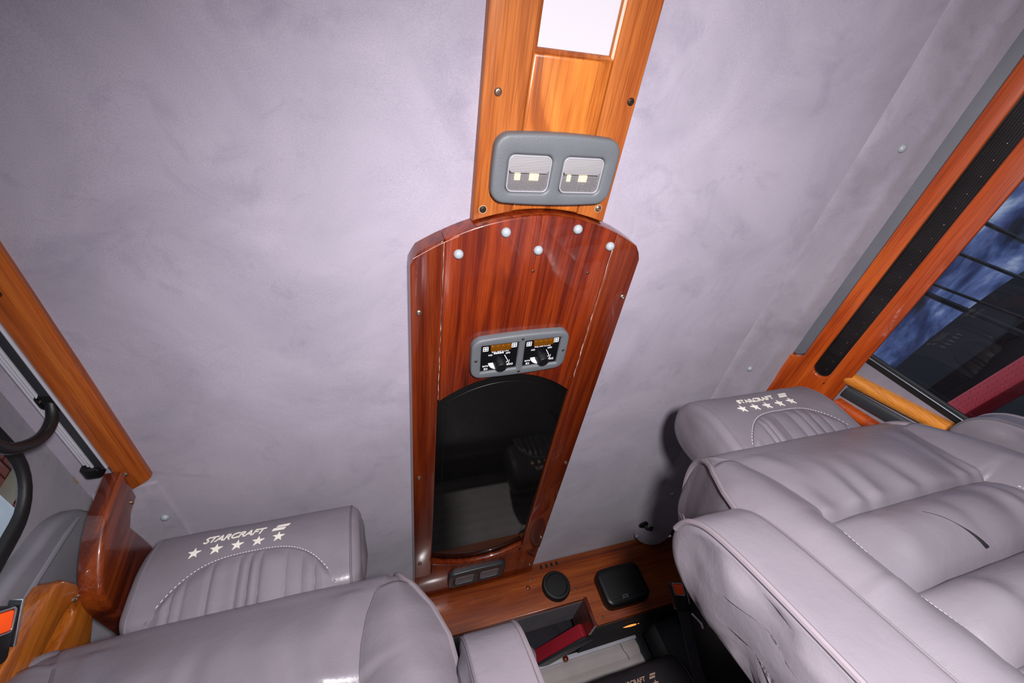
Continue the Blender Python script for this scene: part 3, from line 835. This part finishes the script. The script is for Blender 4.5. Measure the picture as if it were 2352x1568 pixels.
# shelf pocket cut into the header
prism('pocket_roof', [(-.42, 0), (.548, 0), (.548, .14), (-.42, .14)], 1.204, 1.212, lambda a, b, c=0: Vector((a, HY+.02+b, c)), 'pocket_fabric', HD)
mesh_obj('pocket_side', [(.548, HY-.004, 1.128), (.548, HY+.16, 1.128), (.548, HY+.16, 1.208), (.548, HY-.004, 1.208), (.558, HY-.004, 1.128), (.558, HY+.16, 1.128), (.558, HY+.16, 1.208), (.558, HY-.004, 1.208)],
         [(0, 1, 2, 3), (4, 7, 6, 5), (0, 3, 7, 4), (1, 5, 6, 2), (0, 4, 5, 1), (3, 2, 6, 7)], 'pillar_wood', HD, False)
prism('underside', [(.558, .021), (.95, .021), (.95, .25), (.558, .25)], 1.128, 1.134, lambda a, b, c=0: Vector((a, HY+b, c)), 'dark_carpet', HD)
prism('pocket_back', [(-.42, 1.175), (.95, 1.175), (.95, 1.25), (-.42, 1.25)], 0, .008, lambda a, b, c=0: Vector((a, 1.690+c, b)), 'dark_carpet', HD)

TW = thing('tweeter', (.4755, HY, 1.258), 'round black tweeter on the rear wooden header', 'speaker')
tw = lathe_mesh('rim', [(.044, 0), (.044, .010), (.040, .016), (.034, .017), (.031, .013)], 32, 'rubber_black', front_map)
inst(tw, 'rim', fh(.4755, 1.258), TW)
tc_ = lathe_mesh('grille', [(.031, .0), (.030, .0135), (.020, .0150), (.008, .0155)], 28, 'grille', front_map)
inst(tc_, 'grille', fh(.4755, 1.258), TW)
SB = thing('box_speaker', (.675, HY, 1.16), 'boxy black speaker with small silver badge on the rear header', 'speaker')
prism('cabinet', rrect(.677, 1.208, .150, .108, .022, 6, .03), 0, .036, fh, 'plastic_black', SB, bev=.012)
prism('grille', rrect(.677, 1.210, .118, .080, .014, 5), .036, .038, fh, 'grille', SB, bev=.002)
bd = prism('badge', rrect(.664, 1.1715, .017, .0085, .001, 2), .034, .0392, fh, 'chrome', SB)
prism('badge_field', rrect(.664, 1.1715, .013, .0048, .0006, 2), .0392, .0395, fh, 'plastic_dark', bd)

RB = thing('red_box', (.40, 1.58, 1.10), 'red vinyl box lying in the header pocket', 'box')
fb = frame((.536, 1.500, 1.130), (-.60, .80, .02), (0, 0, 1))
prism('box_body', rrect(.105, .0185, .21, .036, .004, 3), -.05, 0, lambda a, b, c=0: fb(a, b, -c), 'red_vinyl', RB, bev=.002)
prism('lid_edge', rrect(.105, -.0045, .212, .008, .002, 2), -.051, .001, lambda a, b, c=0: fb(a, b, -c), 'plastic_dark', RB, bev=.001)

# rear window frame and pleated blind
FRM = thing('window_3', (.45, 1.77, .80), 'dark rear window frame holding the pale pleated blind', 'window', kind='structure')
box('top_bar', (.05, 1.715, 1.138), (.800, 1.760, 1.158), 'plastic_black', FRM, .003)
box('edge_bead', (.05, 1.713, 1.158), (.800, 1.72, 1.1615), 'plastic_grey', FRM, .001)
box('side_bar', (.790, 1.715, .78), (.812, 1.760, 1.150), 'plastic_dark', FRM, .003)
box('side_bar', (.04, 1.715, .78), (.062, 1.760, 1.150), 'plastic_dark', FRM, .003)
box('latch', (.742, 1.706, 1.140), (.772, 1.716, 1.156), 'plastic_grey', FRM, .002)
RBL = thing('pleated_blind', (.42, 1.72, .82), 'pale grey pleated blind with brown knob behind the bench headrest', 'blind')
box('head_rail', (.066, 1.690, 1.122), (.786, 1.712, 1.136), 'white_rail', RBL, .002)
for i in range(8):
    z1 = 1.122-i*.042; z0 = z1-.042
    V = []
    for k in range(7):
        t = k/6
        V += [(.068, 1.700-.007*math.sin(PI*t), z1+(z0-z1)*t), (.782, 1.700-.007*math.sin(PI*t), z1+(z0-z1)*t)]
    n = len(V); V += [(x, y+.003, z) for x, y, z in V]
    F = [(2*k, 2*k+1, 2*k+3, 2*k+2) for k in range(6)] + [(n+2*k, n+2*k+2, n+2*k+3, n+2*k+1) for k in range(6)]
    mesh_obj('pleat', V, F, 'blind_cloth', RBL)
inst(lathe_mesh('cord_knob', [(.004, 0), (.009, .004), (.0105, .010), (.008, .016), (.003, .018)], 18, 'pillar_wood', down_map), 'cord_knob', (.516, 1.683, 1.135), RBL)
tube('cord', [(.720, 1.689, 1.120), (.7215, 1.688, 1.10), (.728, 1.688, 1.085), (.730, 1.688, 1.07)], .0009, 'plastic_dark', RBL, 5)

AM = thing('amber_glint', (.70, 1.52, 1.125), 'thin glowing strip imitating an amber glint under the rear header', 'lamp')  # no real lamp: a glowing strip stands in for an orange glint
fa = frame((.695, 1.50, 1.1285), (.95, .30, 0), (0, 0, -1))
prism('glint_base', rrect(0, 0, .050, .006, .002, 3), -.004, 0, frame((.695, 1.50, 1.122), (1, .0, 0), (0, 1, 0)), 'plastic_black', AM)
tube('glow_strip', [(.6645+i*.0062, 1.492+.0008*i, 1.1195) for i in range(11)], [.0002, .0010, .0017, .0022, .0025, .0026, .0025, .0022, .0017, .0010, .0002], 'amber_glow', AM, 8)

# dark quarter panel in the right rear corner
QP = thing('quarter_panel', (.9, 1.3, .5), 'dark leather-covered side panel in the right rear corner', 'panel')
prism('panel_body', [(.80, .40), (.80, 1.03), (.86, 1.085), (1.10, 1.120), (1.70, 1.128), (1.70, .40)], 0, .10, lambda a, b, c=0: Vector((.99-c, a, b)), 'leather_charcoal', QP, bev=.02)
prism('corner_post', [(.815, 1.58), (.93, 1.56), (.93, 1.70), (.820, 1.70)], .40, 1.127, lambda a, b, c=0: Vector((a, b, c)), 'plastic_dark', QP)
tube('panel_seam', [Vector((.889, .84+i*.04, 1.02+.002*i)) for i in range(20)], .0016, 'thread_dark', QP, 5)
buckle('seat_belt_buckle', (.718, 1.195, 1.085), (.93, -.05, -.3), (.12, -.35, .93), 'seat belt buckle with orange button hanging near the box speaker', .92,
       ([(-.014, -.40, -.002), (.014, -.40, -.002), (.014, -.03, -.002), (-.014, -.03, -.002), (-.014, -.40, .001), (.014, -.40, .001), (.014, -.03, .001), (-.014, -.03, .001)], [(0, 3, 2, 1), (4, 5, 6, 7), (0, 1, 5, 4), (1, 2, 6, 5), (2, 3, 7, 6), (3, 0, 4, 7)]))
tag(tube('care_label', [(.722, 1.185, 1.038), (.727, 1.182, 1.022), (.730, 1.18, 1.010), (.727, 1.18, 1.000)], [.0028, .0022, .003, .0026], 'thread', None, 6), 'small white label tag hanging below the orange buckle', 'tag')

# ================================================================== SEATS
def loft(prof, u0, u1, r, nu, fr, disp=None, puff=.004, capw=None, inner=.07):
    """closed (v,w) outline swept along u with rounded ends; fr(u,v,w) -> point"""
    C = Vector((sum(p[0] for p in prof)/len(prof), sum(p[1] for p in prof)/len(prof)))
    stations = []
    h = (u1-u0)/2; uc = (u0+u1)/2
    for k in range(7): a = PI/2*k/6; stations.append((u0+r*(1-math.sin(a)), 1-(r*(1-math.cos(a)))/inner if False else 1-(r-r*math.cos(PI/2-a))/inner))
    stations = []
    for k in range(7):
        a = PI/2*k/6
        stations.append((u0+r-r*math.cos(a), 1-(r-r*math.sin(a))/inner))
    for i in range(1, nu): stations.append((u0+r+(u1-u0-2*r)*i/nu, 1))
    for k in range(6, -1, -1):
        a = PI/2*k/6
        stations.append((u1-r+r*math.cos(a), 1-(r-r*math.sin(a))/inner))
    V, F = [], []; n = len(prof)
    caps0 = [(.0, .15), (.35, .9), (.65, .7), (.86, .35)]
    rings = []
    for (k, pf) in caps0[1:]: rings.append((u0-puff*pf, k*stations[0][1], -1))
    rings += [(u, s, 0) for u, s in stations]
    for (k, pf) in caps0[:0:-1]: rings.append((u1+puff*pf, k*stations[-1][1], 1))
    for (u, s, cp) in rings:
        for p in prof:
            q = C+(Vector((p[0], p[1]))-C)*s
            uu = u
            if cp and capw: uu += cp*capw(q[0], q[1])
            d = disp(u, q[0], q[1]) if disp and not cp else 0
            dirv = (Vector((p[0], p[1]))-C).normalized()
            q = q+dirv*d
            V.append(fr(uu, q[0], q[1]))
    m = len(rings)
    for i in range(m-1):
        for k in range(n): F.append((i*n+k, i*n+(k+1) % n, (i+1)*n+(k+1) % n, (i+1)*n+k))
    F.append(tuple(range(n))[::-1]); F.append(tuple((m-1)*n+k for k in range(n)))
    return V, F

HFRONT = [(.0, .012), (.030, .021), (.075, .028), (.112, .025), (.142, .013), (.160, -.010), (.168, -.036)]
HEAD = [tuple(p) for p in catmull([(-.010, -.018)]+HFRONT+[(.160, -.066), (.130, -.084), (.070, -.088), (.020, -.078), (-.006, -.045)], 6, True)]
HF = catmull(HFRONT, 12)
def head_front(s):
    """point and outward normal at arc length s up the front of the headrest"""
    L = 0
    if s < 0:
        t = (HF[1]-HF[0]).normalized(); return HF[0]+t*s, Vector((-t[1], t[0]))
    for a, b in zip(HF, HF[1:]):
        d = (b-a).length
        if L+d >= s:
            t = (b-a)/d; return a+t*(s-L), Vector((-t[1], t[0]))
        L += d
    return HF[-1], Vector((1, 0))

def star_faces(cx, cy, r, rot=0):
    V = [(cx, cy)]; F = []
    for k in range(10):
        a = PI/2+k*PI/5+rot; rr = r if k % 2 == 0 else r*.40
        V.append((cx+rr*math.cos(a), cy+rr*math.sin(a)))
    for k in range(10): F.append((0, 1+k, 1+(k+1) % 10))
    return V, F

def logo(parent, fr_surf0, mat, slant=.35, du=0, k=.93):
    """lettering, five stars and slanted bars; fr_surf(a, b, c): a across, b up the front"""
    fr_surf = lambda a, b, c=0: fr_surf0(a*k+du, b, c)
    lettering('embroidered_lettering', 'STARCRAFT', .0175, lambda a, b, c=0: fr_surf(a-.0105, b+.1060, c), mat, parent, .0009, .0003, slant, .93)
    for (y0, y1, sk) in ((.1060, .1110, 0), (.1135, .1180, .006)):
        V = [(.0475+sk, y0), (.0665+sk, y0), (.0690+sk, y1), (.0500+sk, y1)]
        W, G = solidify(V, [(0, 1, 2, 3)], fr_surf, .0009); mesh_obj('embroidered_bar', W, G, mat, parent, False)
    for i in range(5):
        V, F = star_faces(-.062+i*.0305, .0905 if i < 4 else .0920, .0098, -.05)
        W, G = solidify(V, F, fr_surf, .0010); mesh_obj('embroidered_star', W, G, mat, parent, False)

def seat_axes(P0, rec):
    a = math.radians(rec); v = Vector((0, math.sin(a), math.cos(a))); w = Vector((0, -math.cos(a), math.sin(a))); P0 = Vector(P0)
    return lambda u, vv, ww=0: P0 + Vector((1, 0, 0))*u + v*vv + w*ww

S_TAB = [(-.70, .165), (-.20, .161), (-.17, .158), (-.138, .154), (-.10, .156), (-.06, .163), (-.02, .176), (.01, .190), (.05, .196)]
U_TAB = [(-.70, .262), (-.20, .262), (-.12, .258), (-.07, .244), (-.03, .226), (-.005, .212), (.02, .203), (.05, .200)]

def headrest(parent, fr, mat='leather_grey', seed=0, text='embroidery', hw=.154, du=0):
    disp = lambda u, v, w: .0016*nz(u*14+seed, v*14, w*14)+.0006*nz(u*50, v*50, w*50+seed)
    V, F = loft(HEAD, -hw, hw, .022, 30, fr, disp, .007, lambda v, w: .0025*nz(v*25+seed, w*25), .075)
    h = mesh_obj('headrest', V, F, mat, parent, True, 60)
    t_out = lambda p: p-Vector((.095, -.045))
    def surf(a, b, c=0):
        p, nrm = head_front(b)
        d = disp(a, p[0], p[1])
        nn = Vector((nrm[0], nrm[1]))
        if nn[0]*t_out(p)[0]+nn[1]*t_out(p)[1] < 0: nn = -nn
        q = p+nn*(c+.0008)+(p-Vector((.095, -.045))).normalized()*d
        return fr(a, q[0], q[1])
    logo(h, surf, text, du=du)
    # gathered insert under an arched seam
    def top(u): return .072*(1-min(1, abs(u)/.118)**3.2)
    nu, nv = 150, 12; V = []
    for i in range(nu+1):
        u = -.1175+.235*i/nu
        for j in range(nv+1):
            t = j/nv; b = -.030+(max(0, top(u))+.030)*t
            edge = max(0, min(1, (1-t)*6, (.1178-abs(u))*60))
            pl = abs(math.sin(u*130+2.6*nz(u*34, 3+seed)))**.6
            c = -.0012+(.0012+.0058*pl*(.45+.55*nz(u*22, 9+seed)+.25))*edge
            V.append(surf(u, b, c))
    F = [(i*(nv+1)+j, (i+1)*(nv+1)+j, (i+1)*(nv+1)+j+1, i*(nv+1)+j+1) for i in range(nu) for j in range(nv)]
    mesh_obj('gathered_insert', V, F, mat, h, True, 70)
    tube('arched_seam', [surf(-.1175+.235*i/60, max(0, top(-.1175+.235*i/60)), -.0002) for i in range(61)], .0011, 'thread_dark', h, 5)
    VV, FF = [], []
    for i in range(58):
        u = -.113+.226*i/57
        p0, p1 = surf(u, top(u)+.0025, .0), surf(u+.0022, top(u+.0022)+.0025, .0)
        v_, f_ = tube_data([p0, p1], .0005, 4); n = len(VV); VV += v_; FF += [tuple(x+n for x in f) for f in f_]
    s = mesh_obj('seam_stitching', VV, FF, 'thread', h, False); s['kind'] = 'stuff'
    # end panel seams
    C = Vector((sum(p[0] for p in HEAD)/len(HEAD), sum(p[1] for p in HEAD)/len(HEAD)))
    for sg in (-1, 1):
        path = [fr(sg*(hw-.0145), *(C+(Vector(p)-C)*.982)) for p in HEAD]
        tube('end_seam', path, .0018, 'thread_dark' if sg > 0 else mat, h, 6, True)
    return h

def armrest(parent, fr, u0, u1, vtop, sgn, length=.46, seed=0):
    """padded arm folded up along the backrest; sgn = side that carries the gathered panel"""
    ctrl = [(vtop-length, .050), (vtop-.20, .050), (vtop-.07, .046), (vtop-.025, .032), (vtop-.004, .006), (vtop, -.020), (vtop-.014, -.046), (vtop-.06, -.062), (vtop-.20, -.066), (vtop-length, -.066)]
    prof = [tuple(p) for p in catmull(ctrl, 6)]
    wav = lambda v, w: .0062*math.sin((v*62+w*16)+2.4*nz(v*9, seed+2)) + .002*nz(v*40, w*40, seed)
    disp = lambda u, v, w: .0014*nz(u*22, v*16+seed, w*20)
    V, F = loft(prof, u0, u1, .008, 8, fr, disp, .006, wav, .05)
    a = mesh_obj('armrest', V, F, 'leather_grey', parent, True, 65)
    for sg in (-1, 1):
        uu = u0+.003 if sg < 0 else u1-.003
        C = Vector((sum(p[0] for p in prof)/len(prof), sum(p[1] for p in prof)/len(prof)))
        path = [fr(uu, *(C+(Vector(p)-C)*.968+(Vector(p)-C).normalized()*.0012)) for p in prof[:int(len(prof)*.49)]]
        if sg == sgn: tube('piping', path, .0034, 'piping_vinyl', a, 8)
        else: tube('edge_seam', path, .0013, 'leather_side', a, 6)
    return a

def captain_chair(P0, rec, label, seed, arms, floor_y, tilt=8, lift=0, du=0, hw=.154, hu=0, torn=False):
    root = thing('captain_chair', (P0[0], floor_y, 0), label, 'seat', 'captain chairs')
    fr = seat_axes(P0, rec)
    # --- backrest: rows down the front, aligned with the seams
    wrap = [tuple(p) for p in catmull([(-.10, -.158), (-.03, -.158), (.014, -.142), (.034, -.105), (.038, -.070), (.030, -.036), (.010, -.014), (-.020, -.003)], 5)]
    seams = [-.020, -.142, -.240, -.318, -.400, -.490, -.580]
    rows = [(v, w, 0, -1) for v, w in wrap[:-1]]
    for k in range(len(seams)-1):
        n = 26 if k == 0 else 20
        for i in range(n): rows.append((seams[k]+(seams[k+1]-seams[k])*i/n, -.003*max(0, 1-i/12) if k == 0 else 0, i/n, k))
    rows.append((seams[-1], 0, 1, len(seams)-2))
    # normals of the profile
    def nrm(i):
        a, b = rows[max(0, i-1)], rows[min(len(rows)-1, i+1)]
        t = Vector((b[0]-a[0], b[1]-a[1]))
        return Vector((-t[1], t[0])).normalized() * (1 if True else -1)
    NR = []
    for i in range(len(rows)):
        q = nrm(i)
        if q.dot(Vector((rows[i][0]+.06, rows[i][1]+.08))) < 0 and rows[i][3] < 0: q = -q
        if rows[i][3] >= 0 and q[1] < 0: q = -q
        NR.append(q)
    def centre_d(i, a):
        v, w, fr_, k = rows[i]; u = a*lerp_tab(S_TAB, v)
        if k < 0: return .004+.003*(1-a**4)*i/len(wrap) + .0010*nz(u*16+seed, i*.12)
        edge = (1-abs(a)**6)
        if k == 0:
            low = max(0, (fr_-.25)/.75)
            wr = .0052*math.sin(u*118+3*nz(u*14+seed, v*7))*(low**1.1)*(.5+.8*abs(nz(u*9+seed, 4)))*min(1, (1-fr_)*9+.2)
            wr += .0030*math.exp(-((abs(a)-.80)/.09)**2)*math.sin(v*40+seed)
            return .004+.012*(1-a**4)*math.sin(PI*min(1, fr_*.92+.08))*1 + wr - .010*math.exp(-((1-fr_)/.05)**2)
        b_ = math.sin(PI*fr_)**.62
        wr = .0040*math.sin(u*95+4.5*nz(u*11+seed, k*5))*min(1, fr_*4)*min(1, (1-fr_)*4)*abs(nz(u*7+seed, k*3.1)+.3)
        pin = .006*math.exp(-((abs(a)-.0)/.02)**2)*0
        sag = 1-.30*abs(a)**3
        return -.008 + .036*b_*sag*(1-abs(a)**9*.8) + wr + .0015*nz(u*24, v*24, seed)
    def bolster_d(i, t, sg):
        v, w, fr_, k = rows[i]
        fade = max(0, min(1, (.02-v)/.19))**.8 if k >= 0 else 0
        base = centre_d(i, 1)*(1-t)**4
        d = base + .034*fade*math.sin(PI*t*.95)**.85
        # crosswise gathers low on the bolster
        if k >= 2:
            d += .004*math.sin(v*75+2*nz(v*9, seed+sg)+t*1.6)*math.sin(PI*t)*abs(nz(v*7, seed*2+sg)+.35)
        d += .0012*nz(t*3+sg*5, v*18, seed)
        return d
    def pt(i, u, d):
        v, w, _, _ = rows[i]; q = NR[i]
        return fr(u, v+q[0]*d, w+q[1]*d)
    def patch(name, i0, i1, cols, mat='leather_grey', par=None):
        V = [p for i in range(i0, i1+1) for p in cols(i)]; n = len(cols(i0))
        F = [(r*n+k, r*n+k+1, (r+1)*n+k+1, (r+1)*n+k) for r in range(i1-i0) for k in range(n-1)]
        return mesh_obj(name, V, F, mat, par if par else root, True, 75)
    starts = [i for i in range(len(rows)) if rows[i][3] >= 0 and (i == 0 or rows[i-1][3] != rows[i][3])]+[len(rows)-1]
    NC = 96
    ccol = lambda i: [pt(i, (2*k/NC-1)*lerp_tab(S_TAB, rows[i][0]), centre_d(i, 2*k/NC-1)) for k in range(NC+1)]
    sh = thing_part = None
    back = patch('backrest_pad', 0, starts[1], ccol)
    for k in range(1, len(starts)-1):
        patch('backrest_roll', starts[k], starts[k+1], ccol)
    if torn:
        L = []
        for i in range(starts[1]+8, starts[2]-1):
            f = (i-starts[1]-8)/(starts[2]-starts[1]-9); u = -.062+.040*f
            L.append(pt(i, u, centre_d(i, u/lerp_tab(S_TAB, rows[i][0]))+.0004))
        tube('torn_seam', L, [.0003+.0026*max(0, k/(len(L)-1)-.55)*2 for k in range(len(L))], 'plastic_black', root, 6)
    NB = 22
    for sg in (-1, 1):
        def bcol(i):
            s, U = lerp_tab(S_TAB, rows[i][0]), lerp_tab(U_TAB, rows[i][0])
            L = [pt(i, sg*(s+(U-s)*k/NB), bolster_d(i, k/NB, sg)) for k in range(NB+1)]
            return L
        bo = patch('side_bolster', 0, len(rows)-1, bcol)
        # piping along the outer edge
        path = [pt(i, sg*(lerp_tab(U_TAB, rows[i][0])+.0015), .001) for i in range(2, len(rows))]
        tube('piping', path, .0046, 'piping_vinyl', bo, 8)
        # inner seam cord and twin rows of stitches
        path = [pt(i, sg*(lerp_tab(S_TAB, rows[i][0])+.001), centre_d(i, 1)+.0005) for i in range(len(wrap), len(rows))]
        tube('inner_seam', path, .0016, 'leather_side', bo, 6)
        VV, FF = [], []
        for t in (.06, .13):
            L = [pt(i, sg*(lerp_tab(S_TAB, rows[i][0])+(lerp_tab(U_TAB, rows[i][0])-lerp_tab(S_TAB, rows[i][0]))*t), bolster_d(i, t, sg)+.0006) for i in range(starts[1]+6, len(rows))]
            for a, b in zip(L, L[1:]):
                v_, f_ = tube_data([a, a+(b-a)*.62], .0006, 4); n = len(VV); VV += v_; FF += [tuple(x+n for x in f) for f in f_]
        q = mesh_obj('seam_stitching', VV, FF, 'thread', bo, False); q['kind'] = 'stuff'
        # side panel back to the rear shell
        def scol(i):
            v, w, _, _ = rows[i]; U = lerp_tab(U_TAB, v)
            L = []
            for k in range(9):
                t = k/8
                L.append(fr(sg*(U+.010*math.sin(PI*t)*min(1, (w+.158)/.1)+.0012*nz(v*20, t*4, seed)), v, w+(-.158-w)*t))
            return L
        patch('side_panel', 0, len(rows)-1, scol, 'leather_side')
    Vb = []
    for i in range(len(rows)):
        v = rows[i][0]; U = lerp_tab(U_TAB, v)
        if i > 3 and rows[i][3] < 0: continue
        Vb += [fr(-U, v, -.158), fr(U, v, -.158)]
    Fb = [(2*k, 2*k+1, 2*k+3, 2*k+2) for k in range(len(Vb)//2-1)]
    mesh_obj('back_shell', Vb, Fb, 'leather_side', root)
    cb, sb = math.cos(math.radians(tilt)), math.sin(math.radians(tilt))
    hfr = lambda u, v, w=0: fr(u+hu, .03+lift+(v-.03)*cb-w*sb, w*cb+(v-.03)*sb-.030)
    headrest(root, hfr, seed=seed, du=du, hw=hw)
    for sg in (-1, 1):
        tube('headrest_post', [fr(sg*.06, .02, -.07), fr(sg*.06, .06, -.07)], .006, 'chrome', root, 10)
    for (u0, u1, vt, sg) in arms: armrest(root, fr, u0, u1, vt, sg, seed=seed+u0)
    # seat cushion and pedestal below the frame
    p = fr(0, -.60, 0)
    cu = rrect(0, 0, .52, .52, .07, 6)
    prism('seat_cushion', cu, 0, .15, frame((P0[0], p.y-.18, p.z-.10), (1, 0, 0), (0, 1, 0)), 'leather_grey', root, bev=.04, seg=5)
    prism('pedestal', rrect(0, 0, .34, .36, .03, 4), 0, p.z-.10, frame((P0[0], p.y-.16, 0), (1, 0, 0), (0, 1, 0)), 'plastic_dark', root, bev=.01)
    return root
captain_chair((.667, .500, 1.075), 18, 'grey leather captain chair by the tinted window, channelled rolls showing', 3.1, [(-.350, -.274, -.098, -1), (.268, .318, -.035, 1)], .35, 8, .010, -.012, .143, .010, True)
captain_chair((-.200, .680, 1.090), 23, 'grey leather captain chair nearest the bottom left, plain wrinkled back', 8.7, [(.268, .338, -.125, 1)], .5, 10, .038, -.023, .154)

# rear bench with dark headrests
def bench(x0, x1):
    root = thing('bench_seat', ((x0+x1)/2, 1.45, 0), 'charcoal leather rear bench with a dark embroidered headrest', 'bench')
    fr0 = seat_axes((.615, 1.40, .845), 14)
    prof = [tuple(p) for p in catmull([(-.50, .0), (-.20, .0), (-.05, -.004), (-.01, -.02), (.006, -.06), (-.006, -.10), (-.05, -.12), (-.50, -.13)], 5)]
    V, F = loft(prof, x0-.615, x1-.615, .03, 30, fr0, lambda u, v, w: .003*nz(u*9, v*9, w*9), .006, None, .08)
    mesh_obj('bench_back', V, F, 'leather_charcoal', root, True, 60)
    headrest(root, lambda u, v, w=0: fr0(u, v+.022, w-.01), 'leather_charcoal', 5.5, 'embroidery_tan', .158, -.015)
    prism('bench_cushion', rrect(0, 0, x1-x0, .50, .06, 6), 0, .16, frame(((x0+x1)/2, 1.10, .24), (1, 0, 0), (0, 1, 0)), 'leather_charcoal', root, bev=.04, seg=4)
    prism('bench_base', rrect(0, 0, x1-x0-.1, .40, .02, 4), 0, .24, frame(((x0+x1)/2, 1.12, 0), (1, 0, 0), (0, 1, 0)), 'plastic_dark', root)
bench(-.40, .790)

# ================================================================== OUTSIDE THE WINDOWS
tag(box('workshop_floor', (-8, -6, -.75), (10, 10, -.70), 'concrete'), 'grey concrete workshop floor outside the van', 'floor', kind='structure')
# added backdrop sheet, its colours stand in for sky glimpses and reflections
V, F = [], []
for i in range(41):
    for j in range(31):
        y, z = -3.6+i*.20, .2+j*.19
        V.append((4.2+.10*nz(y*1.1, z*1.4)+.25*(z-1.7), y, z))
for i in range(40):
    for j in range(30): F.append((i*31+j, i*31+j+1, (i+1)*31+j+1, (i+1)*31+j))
tag(mesh_obj('backdrop', V, F, 'backdrop_blue'), 'added backdrop sheet with painted sky patches seen through the tinted window', 'backdrop')
LB = thing('lift_beam', (2.0, .6, 1.28), 'red tread-plate beam outside the tinted window', 'beam')
fr = frame((2.0, .975, 1.345), (0, -.985, -.155), (-.2, .155, -.985))
prism('beam_body', [(-2.0, -.030), (2.2, -.030), (2.2, .033), (-2.0, .033)], .12, 0, fr, 'red_paint', LB, bev=.004)
VV, FF = [], []
for i in range(52):
    for j in range(4):
        a, b_ = -.10+i*.017, -.021+j*.0145
        s = 1 if (i+j) % 2 else -1
        d = .006
        ps = [fr(a-d, b_-d*s*.5, -.0004), fr(a, b_+.0016, -.0035), fr(a+d, b_+d*s*.5, -.0004), fr(a, b_-.0016, -.0035)]
        n = len(VV); VV += ps; FF.append((n, n+1, n+2, n+3))
q = mesh_obj('tread_pattern', VV, FF, 'red_paint', LB, False); q['kind'] = 'stuff'
LB2 = thing('lift_frame', (2.05, .6, 1.1), 'dark steel frame below the red beam outside', 'frame')
fr2 = frame((2.05, .975, 1.25), (0, -.985, -.155), (-.2, .155, -.985))
prism('frame_bar', [(-2, -.02), (2.2, -.02), (2.2, .05), (-2, .05)], -.05, 0, fr2, 'tar_dark', LB2, bev=.003)
prism('lower_bar', [(-2, .12), (2.2, .12), (2.2, .16), (-2, .16)], -.05, 0, fr2, 'red_paint', LB2, bev=.003)
for k in range(5):
    prism('rung', [(-.2+k*.35, .05), (-.16+k*.35, .05), (-.16+k*.35, .12), (-.2+k*.35, .12)], -.04, -.005, fr2, 'tar_dark', LB2)
def cable(a, b, sag, r, label):
    a, b = Vector(a), Vector(b); P = []
    for i in range(25):
        t = i/24; p = a.lerp(b, t); p.z -= sag*4*t*(1-t); P.append(p)
    return tag(tube('cable', P, r, 'cable_black', None, 6), label, 'cable', 'black cables outside')
cable((1.9, .38, 1.97), (1.9, .41, 1.18), .0, .007, 'topmost black cable outside the tinted window')
cable((1.9, .525, 1.92), (1.92, .45, .90), .0, .006, 'black cable second from the top outside the tinted window')
cable((1.9, .63, 1.675), (1.92, .515, .90), .0, .005, 'black cable third from the top outside the tinted window')
cable((1.9, .665, 1.655), (1.93, .57, .90), .0, .010, 'thick lowest black cable outside the tinted window')
DG = thing('dark_vehicle', (2.9, 1.6, -.7), 'dark vehicle shape beyond the red beam', 'vehicle')
bodyp = catmull([(-1.6, -.60), (-1.6, .70), (-1.0, 1.0), (-.2, 1.42), (.6, 1.74), (1.6, 1.88), (3.2, 1.84), (3.4, 1.1), (3.4, -.60)], 5)
prism('body', [(p[0], p[1]) for p in bodyp], 0, .5, frame((2.75, 0, 0), (0, 1, 0), (0, 0, 1)), 'tar_dark', DG, bev=.06, seg=4)
prism('side_glass', [(-.1, 1.28), (.7, 1.60), (1.6, 1.72), (1.6, 1.18), (-.1, 1.10)], -.004, .004, frame((2.745, 0, 0), (0, 1, 0), (0, 0, 1)), 'lens_black', DG)
for yy in (-.9, 2.4):
    inst(lathe_mesh('wheel', [(.34, 0), (.36, .05), (.34, .18), (.2, .2), (.1, .2)], 28, 'rubber_black', lambda x, y, h: Vector((-h, x, y))), 'wheel', (2.80, yy, -.34), DG)
# left: white post, brick wall and pale trim seen through the rounded window
tag(box('white_panel', (-1.15, .60, -.7), (-1.10, 1.75, 1.890), 'white_paint', None, .01), 'white panel outside the window behind the black seal', 'panel')
bw = thing('wall_outside', (-2.6, 2.2, -.7), 'red brick wall outside the window by the grab bar', 'wall', kind='structure')
box('mortar', (-2.72, -1.5, -.7), (-2.62, 4.5, 4.5), 'concrete', bw)
BR0 = box('brick', (-2.64, 0, 0), (-2.60, .215, .065), 'brick_red', bw, .004, 1)
me = BR0.data; k = 0
for r in range(10):
    for c in range(8):
        y = 2.45+c*.225+(r % 2)*.11; z = 3.10+r*.075
        if k == 0: BR0.location = BR0.location+Vector((0, y, z))
        else: inst(me, 'brick', (0, y, z), bw)
        k += 1
tag(box('pale_post', (-1.60, 1.985, -.7), (-1.55, 2.035, 3.2), 'beige_paint', None, .006), 'slim beige post outside next to the white panel', 'post')
tag(box('white_beam', (-1.66, .4, 2.45), (-1.60, 1.87, 2.60), 'white_paint', None, .01), 'white beam crossing above the brickwork outside', 'beam')
